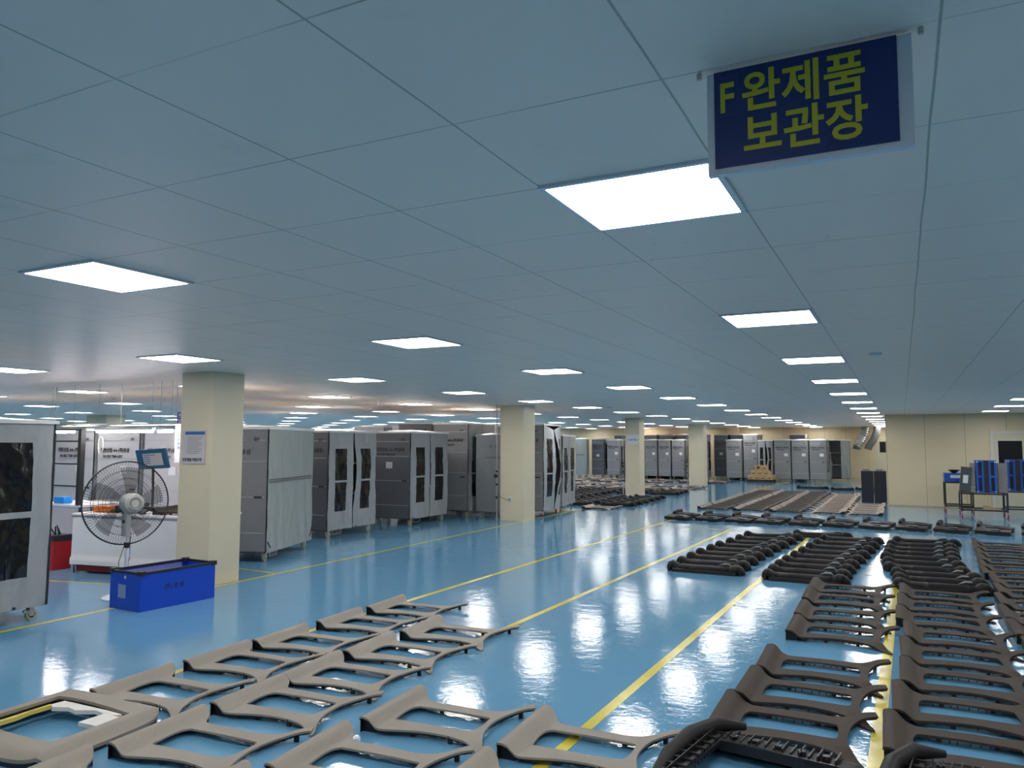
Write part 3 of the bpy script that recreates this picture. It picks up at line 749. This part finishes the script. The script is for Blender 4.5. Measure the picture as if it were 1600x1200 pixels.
dk = trolley((-8.72, 38.2), (-8.72, 39.7), .7, 2.28, 'window', M_gray2, 22, 'dark grey tall trolley right of the fourth pillar, turned side on'); dk['group'] = G7
again(dk, -8.0, 40.5, 'dark grey tall trolley second right of the fourth pillar', g=G7)
again(dk, -7.2, 40.65, 'dark trolley peeping out above the back-row trolleys right of fourth pillar', g=G7)
for i, x in enumerate((-10.1, -10.95, -11.8, -12.65, -13.5)): again(dk, x, 40.65, 'dark trolley top showing above back row by third pillar, %s from right' % ORD[i], g=G7)
again(dk, -14.32, 39.3, 'dark narrow trolley at the left end of the back row, beside plain pale one', g=G7, s=(1, 1, .9))
again(dk, -4.3, 40.7, 'dark trolley top showing above the back row right of the boxes', g=G7)
trolley((-6.24, 38.8), (-5.56, 38.8), .8, 1.97, 'window', M_flap, 23, 'white trolley with a vinyl window behind the cardboard boxes', text_on=False, group=G7)
trolley((-3.25, 40.3), (-2.25, 40.3), .8, 2.0, 'empty_open', M_gray, 24, 'open black shelved trolley with curtains drawn aside near the duct', text_on=False, group=G7)
trolley((-15.68, 38.6), (-15.1, 38.72), .8, 2.06, 'plain', M_gray2, 25, 'plain pale trolley at the left end of the visible back row', text_on=False, group=G7)

# ------------------------------------------------------------------ blue bin
bn = empty('plastic_bin', (-7.13, 5.52, 0), radians(-3.5), 'deep blue corrugated plastic bin with black rim beside first pillar', 'bin')
BW, BL, BH, t = .52, .93, .40, .006
bm = B()
box(bm, -BW, 0, 0, t, 0, BH); box(bm, -BW, 0, BL-t, BL, 0, BH); box(bm, -BW, -BW+t, t, BL-t, 0, BH); box(bm, -t, 0, t, BL-t, 0, BH); box(bm, -BW+t, -t, t, BL-t, 0, t)
obj('bin_body', bm, M_blue, bn)
bm = B()
for a, b, c, d in ((-BW-.006, .006, -.006, .014), (-BW-.006, .006, BL-.014, BL+.006), (-BW-.006, -BW+.014, .014, BL-.014), (-.014, .006, .014, BL-.014)): box(bm, a, b, c, d, BH-.022, BH+.006, bevel=.003)
obj('rim', bm, M_black, bn)
for x in (-BW, 0):
    for y in (0, BL):
        bm = B(); cx = x+(.018 if x < 0 else -.018); cy = y+(.018 if y == 0 else -.018); box(bm, cx-.032, cx+.032, cy-.032, cy+.032, BH-.03, BH+.018, bevel=.006); obj('corner_cap', bm, M_black, bn)
bm = B()
for i in range(60): box(bm, -BW+.012, -BW+.014, .06+i*.0135, .067+i*.0135, .02, BH-.03)
obj('ribbed_liner', bm, M_liner, bn)
bm = B(); box(bm, -BW*.72, -BW*.47, -.003, -.0005, .12, .26); obj('paper_label', bm, mat('faded_label', (.25, .35, .6), .5), bn)
bm = B(); cyl(bm, (-BW*.5, -.003, BH-.06), .018, .004, 16, 'Y'); obj('grip_hole', bm, mat('ring_white', (.5, .55, .6), .5), bn)
text('(주) 유 성', .062, M_ink, bn, (.0012, .28, .20), PX, .0012)

# ------------------------------------------------------------------ standing fan, seen from behind
fx, fy, fz = -7.98, 5.98, 1.07
fan = empty('standing_fan', (fx, fy, 0), 0, 'large grey standing fan seen from behind, beside the blue bin', 'fan')
bm = B(); lathe(bm, [(.24, 0), (.24, .012), (.19, .03), (.05, .045), (.03, .06)], 32); obj('fan_base', bm, M_white, fan, True)
bm = B(); tube(bm, [(0, 0, .05), (0, 0, .58)], .02, 14); tube(bm, [(0, 0, .56), (0, 0, .9)], .015, 14); obj('fan_pole', bm, M_white, fan, True)
bm = B(); tube(bm, [(0, 0, .56), (0, 0, .62)], [.028, .032], 14); obj('height_collar', bm, M_rub, fan, True)
ax = Vector((.955, -.30, .03)).normalized()            # motor points back towards the viewer
q = ax.to_track_quat('Z', 'Y').to_matrix().to_4x4(); Mx = Matrix.Translation((0, 0, fz)) @ q
bm = B(); box(bm, -.045, .045, -.05, .01, fz-.38, fz-.06, bevel=.012); ctl = obj('control_box', bm, M_fan, fan, True)
bm = B(); cyl(bm, (0, -.056, fz-.21), .017, .006, 16, 'Y'); obj('switch_plate', bm, M_black, ctl)
bm = B(); lathe(bm, [(.02, -.02), (.10, -.01), (.112, .02), (.112, .15), (.104, .195), (.07, .215), (.06, .21), (.012, .214)], 28, Mx); mo = obj('motor_housing', bm, M_fan, fan, True)
bm = B()
for k in range(24):
    a = 2*pi*k/24; p = Mx @ Vector((.045*cos(a), .045*sin(a), .216)); q2 = Mx @ Vector((.092*cos(a), .092*sin(a), .207)); bar(bm, p, q2, .004)
obj('vent_slot', bm, M_rub, mo)
for k in range(5):
    bm = B(); g = []
    for i in range(9):
        r_ = .07+.34*i/8; row = []
        for j in range(6):
            a = 2*pi*k/5+(-.30+.60*j/5)*(1-.25*abs(i/8-.5))+.25*i/8; z = -.07-.05*(j/5-.5)*(1.2-.5*i/8)
            row.append(bm.verts.new(Mx @ Vector((r_*cos(a), r_*sin(a), z))))
        g.append(row)
    for i in range(8):
        for j in range(5): bm.faces.new((g[i][j], g[i+1][j], g[i+1][j+1], g[i][j+1]))
    obj('blade', bm, M_blade, fan, True)
RC = .475
for nm, sgn in (('rear_guard', 1), ('front_guard', -1)):
    bm = B(); off = -.07
    def prof(r): return off+sgn*.085*(1-(r/RC)**3)
    for r_ in (.13, .20, .28, .37): tube(bm, [Mx @ Vector((r_*cos(2*pi*k/40), r_*sin(2*pi*k/40), prof(r_))) for k in range(40)], .0022, 4, closed=True)
    for k in range(90):
        a = 2*pi*k/90; tube(bm, [Mx @ Vector((r_*cos(a+.15*(1-r_/RC)), r_*sin(a+.15*(1-r_/RC)), prof(r_))) for r_ in (.09, .20, .30, .40, RC)], .0015, 3, cap=False)
    obj(nm, bm, M_bsteel, fan)
bm = B(); tube(bm, [Mx @ Vector((RC*cos(2*pi*k/56), RC*sin(2*pi*k/56), -.07)) for k in range(56)], .009, 6, closed=True); obj('guard_rim', bm, M_bsteel, fan, True)
bm = B(); tube(bm, [(.0, -.03, .6), (-.06, -.05, .4), (-.10, -.02, .15), (-.12, .02, .01), (-.3, .1, .006)], .004, 6); obj('power_cord', bm, M_rub, fan)

# ------------------------------------------------------------------ work area
# draped bench
bt = empty('workbench', (-10.15, 6.75, 0), radians(10), 'white cloth-draped workbench behind the standing fan', 'workbench')
bm = B(); box(bm, -.0, 2.05, 0, .9, .77, .80, bevel=.004); obj('bench_top', bm, M_benchw, bt)
bm = B(); box(bm, -.005, 2.055, -.012, -.004, .755, .775); obj('edge_strip', bm, M_steel, bt)
for a, b in ((.02, .98), (1.0, 2.03)):
    c, p = cloth(a, b, .12, .765, [], lambda y, z: (.012*noise.noise(Vector((y*4, z*3, 3)))+.02*(z < .2), y, z), 24, 18); p.free()
    o = obj('drape', c, M_benchw, bt, True); o.rotation_euler = (0, 0, -pi/2); o.location = (0, 0, 0)
    me = o.data; o.rotation_euler = (0, 0, 0)
    for v in me.vertices: x, y, z = v.co; v.co = (y, -x-.002, z)
for x in (.03, 1.0, 2.02):
    for y in (.03, .87): bm = B(); bar(bm, (x, y, 0), (x, y, .77), .03); obj('leg', bm, M_steel, bt)
bm = B(); box(bm, .05, 1.0, .06, .8, .02, .11); tag(obj('red_box', bm, M_dred, None, loc=(-10.15, 6.75, 0), rot=(0, 0, radians(10))), 'flat dark red box under the white workbench', 'box')
# desk with black open frame
dk_ = empty('inspection_desk', (-11.6, 7.15, 0), 0, 'pale desk with black upright shelf frame left of the workbench', 'desk')
bm = B(); box(bm, 0, 1.02, 0, .7, .83, .86); obj('desk_top', bm, M_benchw, dk_)
bm = B(); box(bm, .02, 1.0, .01, .03, .05, .83); obj('front_panel', bm, mat('pinkish_panel', (.52, .48, .52), .5), dk_)
for x in (.02, 1.0):
    for y in (.02, .68): bm = B(); bar(bm, (x, y, 0), (x, y, .83), .035); obj('leg', bm, M_bsteel, dk_)
bm = B(); bar(bm, (.96, .02, .86), (.96, .02, 1.96), .07); bar(bm, (.02, .02, .86), (.02, .02, 1.96), .03); bar(bm, (.0, .02, 1.95), (1.0, .02, 1.95), .03)
for z in (1.13, 1.45, 1.78): bar(bm, (0, .02, z), (.95, .02, z), .02)
obj('shelf_frame', bm, M_bsteel, dk_)
bm = B(); box(bm, 0, .24, 0, .14, 0, .10, bevel=.02); tag(obj('blue_tray', bm, M_bluel, None, True, loc=(-11.28, 7.2, .86)), 'bright blue plastic box on the desk under the black frame', 'box')
bm = B()
for i in range(14): box(bm, R.uniform(0, .05), R.uniform(.30, .36), R.uniform(0, .1), R.uniform(.25, .3), i*.006, i*.006+.006)
tag(obj('orange_parts', bm, M_orange, None, loc=(-10.05, 6.95, .80), rot=(0, 0, radians(10))), 'flat stack of orange plastic sheets on the workbench', 'parts')
o = copy_tree(T_char); o.location = (-9.62, 7.0, .805); o.rotation_euler = (0, 0, radians(10)); o.scale = (.6, .8, 1); tag(o, 'dark trim panel lying on the workbench behind the fan', 'trim panel')
o = copy_tree(T_brown); o.location = (-9.0, 7.10, .80); o.rotation_euler = (0, 0, radians(10)); o.scale = (.75, .8, 1); tag(o, 'brown trim panel on the right end of the workbench', 'trim panel')
# red tool bucket
rb = empty('tool_bucket', (-10.62, 6.86, 0), 0, 'tall red bin with black tool handles, left of the workbench', 'bin')
bm = B(); box(bm, -.13, .13, -.13, .13, 0, .46, bevel=.01); obj('bucket_body', bm, M_red, rb)
bm = B(); box(bm, -.135, .135, -.135, .135, .40, .475); obj('rim_band', bm, M_black, rb)
for i in range(7): bm = B(); x = -.1+i*.033; tube(bm, [(x, R.uniform(-.08, .08), .46), (x+R.uniform(-.02, .02), R.uniform(-.08, .08), R.uniform(.53, .62))], .009, 6); obj('handle', bm, M_rub, rb)
# display on arm
ds = empty('display_screen', (-9.72, 7.62, .8), 0, 'small blue framed display tilted above the standing fan', 'monitor')
mt = Matrix.Translation((0, 0, .72)) @ Matrix.Rotation(radians(-3), 4, 'Y') @ Matrix.Rotation(radians(14), 4, 'X')
bm = B(); box(bm, -.30, .33, 0, .03, -.14, .15, mtx=mt, bevel=.004); obj('screen_body', bm, M_screen, ds)
bm = B(); box(bm, -.16, .24, -.003, -.001, -.09, .09, mtx=mt); obj('screen_page', bm, mat('page_beige', (.45, .42, .40), .4), ds)
bm = B()
for i in range(5): box(bm, -.14, .1+.02*i if i == 0 else -.02, -.005, -.0035, .06-i*.03, .07-i*.03, mtx=mt)
obj('screen_text', bm, M_logo, ds)
bm = B(); tube(bm, [(0, .05, 0), (0, .05, .3), (0, .04, .6)], .018, 8); obj('stand', bm, M_bsteel, ds)
# hanging tubes over the bench
for i, (x0, x1) in enumerate([(-12.1, -11.45), (-10.95, -9.66), (-9.58, -9.25)]):
    tl = empty('tube_lamp', (x0, 7.6, 1.93), 0, ['short lit tube lamp hanging above the desk frame', 'long lit tube lamp hanging above the workbench', 'short lit tube lamp hanging left of the first pillar'][i], 'lamp', 'hanging tube lamps')
    obj('lamp_housing', box(B(), 0, x1-x0, -.03, .03, .02, .05), M_white, tl)
    bm = B(); tube(bm, [(.02, 0, 0), (x1-x0-.02, 0, 0)], .02, 10); obj('tube', bm, M_tube, tl, True)
    bm = B()
    for x in (.05, x1-x0-.05): tube(bm, [(x, 0, .05), (x, 0, CE-1.93)], .003, 5)
    obj('hanger_wire', bm, M_steel, tl)
bm = B(); tube(bm, [(-12.3, 7.75, 2.03), (-9.0, 7.75, 2.03)], .02, 8)
for x in (-12.2, -10.6, -9.1): tube(bm, [(x, 7.75, 2.03), (x, 7.75, CE)], .006, 6)
tag(obj('hanging_rail', bm, M_steel, None, True), 'grey metal rail hanging over the workbench lamps', 'rail')
bm = B(); tube(bm, [(-11.0+.05*sin(a/3)*1.2, 7.72, 1.72+.13*cos(a/3)) for a in range(0, 60)], .008, 5); tag(obj('cable_coil', bm, mat('pale_cable', (.6, .6, .5), .5), None, True), 'coiled pale cable hanging between desk frame and workbench', 'cable')
# posters
ps = empty('wall_poster', (-9.58, 7.9, 1.47), 0, 'white poster with a blue table hanging left of the first pillar', 'poster')
obj('poster_sheet', box(B(), 0, .36, 0, .008, 0, .58), M_paper, ps)
bm = B()
for r_ in range(4):
    for c_ in range(4): box(bm, .06+c_*.055, .105+c_*.055, -.002, -.0005, .20+r_*.06, .245+r_*.06)
obj('blue_table', bm, mat('poster_blue', (.15, .22, .6), .5), ps)
bm = B(); tube(bm, [(.02, .004, .58), (.02, .004, CE-1.47)], .003, 5); tube(bm, [(.34, .004, .58), (.34, .004, CE-1.47)], .003, 5); obj('hanger_wire', bm, M_steel, ps)
hs = empty('overhead_sign', (-14.3, 12.0, 2.19), 0, 'tiny blue overhead sign with white lettering far behind the workbench', 'sign')
obj('sign_face', box(B(), -.2, .2, 0, .02, 0, .26), M_bsign, hs); text('완제품', .12, M_paper, hs, (-.17, -.002, .14), NY, .001); text('보관장', .12, M_paper, hs, (-.17, -.002, .02), NY, .001)
bm = B(); tube(bm, [(-.15, .01, .26), (-.15, .01, CE-2.19)], .003, 5); tube(bm, [(.15, .01, .26), (.15, .01, CE-2.19)], .003, 5); obj('hanger_wire', bm, M_steel, hs)
# notice on first pillar
no = empty('pillar_notice', (-8.16, 6.852, 1.50), 0, 'small framed notice with blue heading on the first pillar', 'notice')
obj('notice_sheet', box(B(), 0, .40, -.006, .006, 0, .42), mat('notice_grey', (.55, .52, .54), .5), no)
obj('heading_bar', box(B(), .05, .395, -.009, -.0065, .365, .405), M_logo, no)
bm = B()
for i in range(9): box(bm, .09, .30+.06*((i*7) % 3)/2, -.009, -.0065, .13+i*.025, .138+i*.025)
obj('small_print', bm, M_txt, no)
text('안전제일 작업수칙', .045, M_ink, no, (.012, -.009, .035), NY, .001)
n3 = empty('pillar_notice', (-8.39, 25.292, 1.75), 0, 'white notice with dark Korean lettering on the third pillar', 'notice')
obj('notice_sheet', box(B(), 0, .44, -.006, .006, 0, .34), M_paper, n3); text('(사)출하품 A', .075, M_logo, n3, (.02, -.009, .14), NY, .001)
# socket on second pillar
so = empty('wall_socket', (-8.10, 15.912, .50), 0, 'white wall socket with a plugged grey cable on second pillar', 'socket')
obj('socket_plate', box(B(), -.035, .035, -.006, .006, -.06, .06, bevel=.003), M_white, so)
bm = B(); cyl(bm, (0, -.03, -.005), .018, .025, 12, 'Y'); tube(bm, [(0, -.03, -.005), (-.05, -.04, -.03), (-.14, -.04, 0), (-.30, -.02, .08)], .006, 6); obj('plug_cable', bm, M_gray2, so, True)
sk_ = obj('wall_socket', box(B(), -7.98, -7.91, 33.588, 33.602, .42, .54, bevel=.003), M_white); tag(sk_, 'small pale socket low on the fourth pillar', 'socket')
# conduits beside the pillars
for i, (x, y) in enumerate([(-8.42, 15.86), (-8.52, 25.26), (-8.40, 33.56)]):
    cd_ = empty('riser_pipe', (x, y, 0), 0, 'thin vertical service pipe on the left of the %s pillar' % ORD[i+1], 'pipe', 'pipes beside the pillars')
    bm = B(); tube(bm, [(0, 0, 0), (0, 0, CE)], .014, 8); obj('pipe', bm, M_steel, cd_, True)
    for z in (.5, .8, 1.1): bm = B(); tube(bm, [(0, 0, z), (0, 0, z+.05)], .024, 8); obj('pipe_clip', bm, M_rub, cd_)
    bm = B(); cyl(bm, (0, -.06, 1.02), .045, .03, 14, 'Y'); obj('valve_wheel', bm, M_rub, cd_)

# ------------------------------------------------------------------ far end: boxes, duct, doors
pl = empty('pallet', (-6.55, 37.5, 0), 0, 'black pallet carrying cardboard boxes before the back row', 'pallet')
bm = B()
for y in (0, .45, .9): box(bm, 0, 1.15, y, y+.1, 0, .10)
for i in range(6): box(bm, i*.21, i*.21+.1, 0, 1.0, .10, .13)
obj('pallet_deck', bm, M_black, pl)
cb = empty('cardboard_box'); obj('box_body', box(B(), 0, .27, 0, .35, 0, .22, bevel=.003), M_card, cb)
obj('printed_mark', box(B(), .06, .20, -.003, -.0005, .05, .09), M_dkcard, cb); obj('tape', box(B(), .12, .15, -.002, .352, .218, .2215), M_seam, cb)
pos = [(0, 0, 0), (.28, 0, 0), (.56, 0, 0), (.84, 0, 0), (.14, .02, .225), (.42, .02, .225), (.70, .02, .225), (.9, .36, .0), (.34, .05, .45), (.62, .05, .45)]
for i, (x, y, z) in enumerate(pos):
    o = cb if i == 0 else copy_tree(cb); o.location = (-6.53+x, 37.55+y, .13+z)
    tag(o, 'brown cardboard box on the black pallet, %s' % ['bottom layer, leftmost', 'bottom layer, second from left', 'bottom layer, third from left', 'bottom layer, rightmost', 'middle layer, left', 'middle layer, centre', 'middle layer, right',
        'bottom layer, behind the rightmost', 'top layer, left with a round mark', 'top layer, right'][i], 'box', 'cardboard boxes on the pallet')
bm = B(); cyl(bm, (-6.53+.34+.135, 37.594, .13+.45+.11), .07, .004, 20, 'Y'); tag(obj('round_sticker', bm, M_dkcard), 'round dark mark stuck on the top left cardboard box', 'sticker')
bm = B(); pts = [(-1.55, 41.3, CE), (-1.58, 41.3, 2.4), (-1.75, 41.25, 2.0), (-1.95, 41.2, 1.7), (-2.0, 41.2, 1.55)]; P_ = []; rr_ = []
for i in range(len(pts)-1):
    for k in range(10): t_ = k/10; P_.append(Vector(pts[i]).lerp(Vector(pts[i+1]), t_)); rr_.append(.22 if (k % 2) else .18)
tube(bm, P_, rr_, 16); tag(obj('flexible_duct', bm, M_duct, None, True), 'silver ribbed flexible duct coming down from the ceiling at the far end', 'duct')
bm = B(); tube(bm, [Vector(p)+Vector((.52, .1, 0)) for p in pts], .17, 12); tag(obj('flexible_duct', bm, M_gray2, None, True), 'dark duct beside the silver one at the far end', 'duct')
d2 = struct('door_2', box(B(), -1.12, -.44, 42.24, 42.29, 0, 2.1), M_doorm); 
struct('door_frame', box(B(), -1.17, -.43, 42.27, 42.30, 0, 2.15), M_frame, parent=d2); struct('door_window', box(B(), -.98, -.5, 42.225, 42.24, 1.4, 1.93), M_glassd, parent=d2)
bm = B(); cyl(bm, (-1.05, 42.2, 1.0), .02, .04, 10, 'Y'); struct('door_handle', bm, M_steel, parent=d2)
d1 = struct('door_1', box(B(), 2.27, 3.12, 25.14, 25.18, 0, 2.09), M_doorm)
bm = B(); box(bm, 2.19, 2.27, 25.11, 25.198, 0, 2.17); box(bm, 3.12, 3.2, 25.11, 25.198, 0, 2.17); box(bm, 2.27, 3.12, 25.11, 25.198, 2.09, 2.17); struct('door_frame', bm, M_frame, parent=d1)
bm = B(); box(bm, 2.35, 2.97, 25.128, 25.14, 1.06, 1.92); struct('window_frame', bm, M_frame, parent=d1); struct('door_window', box(B(), 2.38, 2.94, 25.12, 25.128, 1.09, 1.89), M_glassd, parent=d1)
bm = B(); bar(bm, (1.42, 25.18, 2.40), (2.05, 25.18, 2.22), .02); tag(obj('wall_conduit', bm, M_frame), 'slanting pale conduit on the wall left of the door', 'conduit')
# two black boards by the partition corner
for i, x in enumerate((-1.16, -.80)):
    o = obj('black_board_box', box(B(), x, x+.34, 26.3, 26.7, 0, .96, bevel=.008), M_navy); tag(o, 'upright black box by the partition corner, %s of two' % ['left', 'right'][i], 'box', 'upright black boxes')
    bm = B()
    for k in range(5): box(bm, .02+R.uniform(0, .1), .2+R.uniform(0, .1), .03, .3, .962+k*.012, .972+k*.012)
    p_ = obj('paper_stack', bm, mat('loose_sheets', (.25, .23, .22), .6), None, loc=(x, 26.3, 0)); tag(p_, 'loose grey sheets lying on the %s upright black box' % ['left', 'right'][i], 'sheets')

# ------------------------------------------------------------------ steel trolleys with blue crates at the right
def steel_cart(x0, x1, y, d, h, lab, low=.17):
    r_ = empty('steel_cart', (x0, y, 0), 0, lab, 'cart', 'black steel carts at the right'); w = x1-x0; bm = B(); t = .035
    for z in (h, low):
        for a, b in (((0, 0, z), (w, 0, z)), ((0, d, z), (w, d, z)), ((0, 0, z), (0, d, z)), ((w, 0, z), (w, d, z))): bar(bm, a, b, t)
    obj('frame', bm, M_bsteel, r_)
    for x in (0, w):
        for yy in (0, d): bm = B(); bar(bm, (x, yy, .12), (x, yy, h), t); obj('leg', bm, M_bsteel, r_)
    for x in (.0, w):
        for yy in (0, d):
            bm = B(); box(bm, x-.02, x+.02, yy-.02, yy+.02, .06, .13); c = obj('caster', bm, M_steel, r_)
            bm = B(); tube(bm, [(x-.015, yy, .05), (x+.015, yy, .05)], .05, 18); obj('wheel', bm, M_redw, c)
            bm = B(); tube(bm, [(x-.018, yy, .05), (x+.018, yy, .05)], .03, 14); obj('wheel_hub', bm, M_white, c)
    return r_
steel_cart(1.28, 2.24, 22.2, .8, .57, 'black wheeled steel cart carrying blue crates, front middle')
steel_cart(.99, 1.62, 23.5, .7, .78, 'black steel cart with a blue tray top, leftmost')
steel_cart(2.33, 3.3, 23.0, .8, .60, 'black steel cart with blue crates, cut by the right edge')
bm = B(); box(bm, .98, 1.62, 23.49, 24.2, .80, 1.02); tr = tag(obj('blue_tray', bm, M_bluep), 'blue box tray on the leftmost black steel cart', 'tray')
obj('tray_label', box(B(), 1.12, 1.56, 23.483, 23.489, .90, .98), M_paper, tr)
bm = B(); lathe(bm, [(.05, 0), (.14, .08), (.15, .09), (.13, .09)], 18, Matrix.Translation((1.22, 23.75, 1.025))); tag(obj('black_bowl', bm, M_black, None, True), 'black bowl on the blue tray of the leftmost cart', 'bowl')
def crate(x0, x1, y, z0, z1, lab):
    r_ = empty('blue_crate', (x0, y, z0), 0, lab, 'crate', 'blue crates on the carts'); w = x1-x0; h = z1-z0; bm = B()
    for a, b in ((0, .10), (.19*w/.44, .23*w/.44)): pass
    sw = w*.38
    for x in (0, w-sw):
        box(bm, x, x+.045, 0, .5, 0, h); box(bm, x+sw-.045, x+sw, 0, .5, 0, h)
        for z in (0, h/2-.025, h-.05): box(bm, x+.045, x+sw-.045, 0, .5, z, z+.05)
    obj('crate_walls', bm, M_bluep, r_)
    obj('crate_back', box(B(), .01, w-.01, .06, .08, .01, h-.01), M_navy, r_)
    obj('centre_strap', box(B(), sw, w-sw, -.01, .5, -.0, h), M_black, r_)
    for x in (.01, w-.04):
        for z in (.02, h-.05): obj('corner_clip', box(B(), x, x+.03, -.012, -.001, z, z+.03), M_white, r_)
    return r_
crate(1.62, 2.05, 22.25, .592, 1.39, 'blue slotted crate with black centre strap on the middle cart')
crate(2.36, 2.80, 23.05, .622, 1.40, 'blue slotted crate with black strap at the right edge')
bm = B(); box(bm, 0, .24, 0, .05, 0, .62, mtx=Matrix.Rotation(radians(6), 4, 'Y')); gp = tag(obj('grey_board', bm, mat('slate_board', (.06, .065, .075), .5), None, loc=(1.24, 22.25, .62)), 'slate grey board with a white label leaning beside the blue crate', 'board')
obj('paper_label', box(B(), .06, .17, -.006, -.001, .22, .42, mtx=Matrix.Rotation(radians(6), 4, 'Y')), M_paper, gp)
for nm, x0, x1, yy in (('grey_liner', 1.50, 1.60, 22.3), ('grey_liner', 2.10, 2.30, 22.5)):
    bm = B()
    for k in range(7): box(bm, x0, x1, yy, yy+.35, .60+k*.1, .66+k*.1)
    box(bm, x0+.01, x1-.01, yy+.02, yy+.33, .60, 1.32)
    tag(obj(nm, bm, mat('crumpled_grey', (.28, .27, .26), .6)), 'stack of grey liners %s the middle blue crate' % ('left of' if x0 < 2 else 'right of'), 'liners')
bm = B(); box(bm, 1.75, 2.12, 22.3, 22.55, .19, .22); box(bm, 1.75, 1.9, 22.3, 22.5, .22, .26)
tag(obj('timber_offcut', bm, mat('pale_wood', (.45, .32, .2), .6)), 'pale wood offcut on the lower rail of the middle cart', 'wood')
# unused prototypes never placed are removed
for T in (T_taupe, T_brown, T_char, T_umber, T_beige, T_long):
    if T.name not in USED:
        for c in list(T.children): bpy.data.objects.remove(c)
        bpy.data.objects.remove(T)
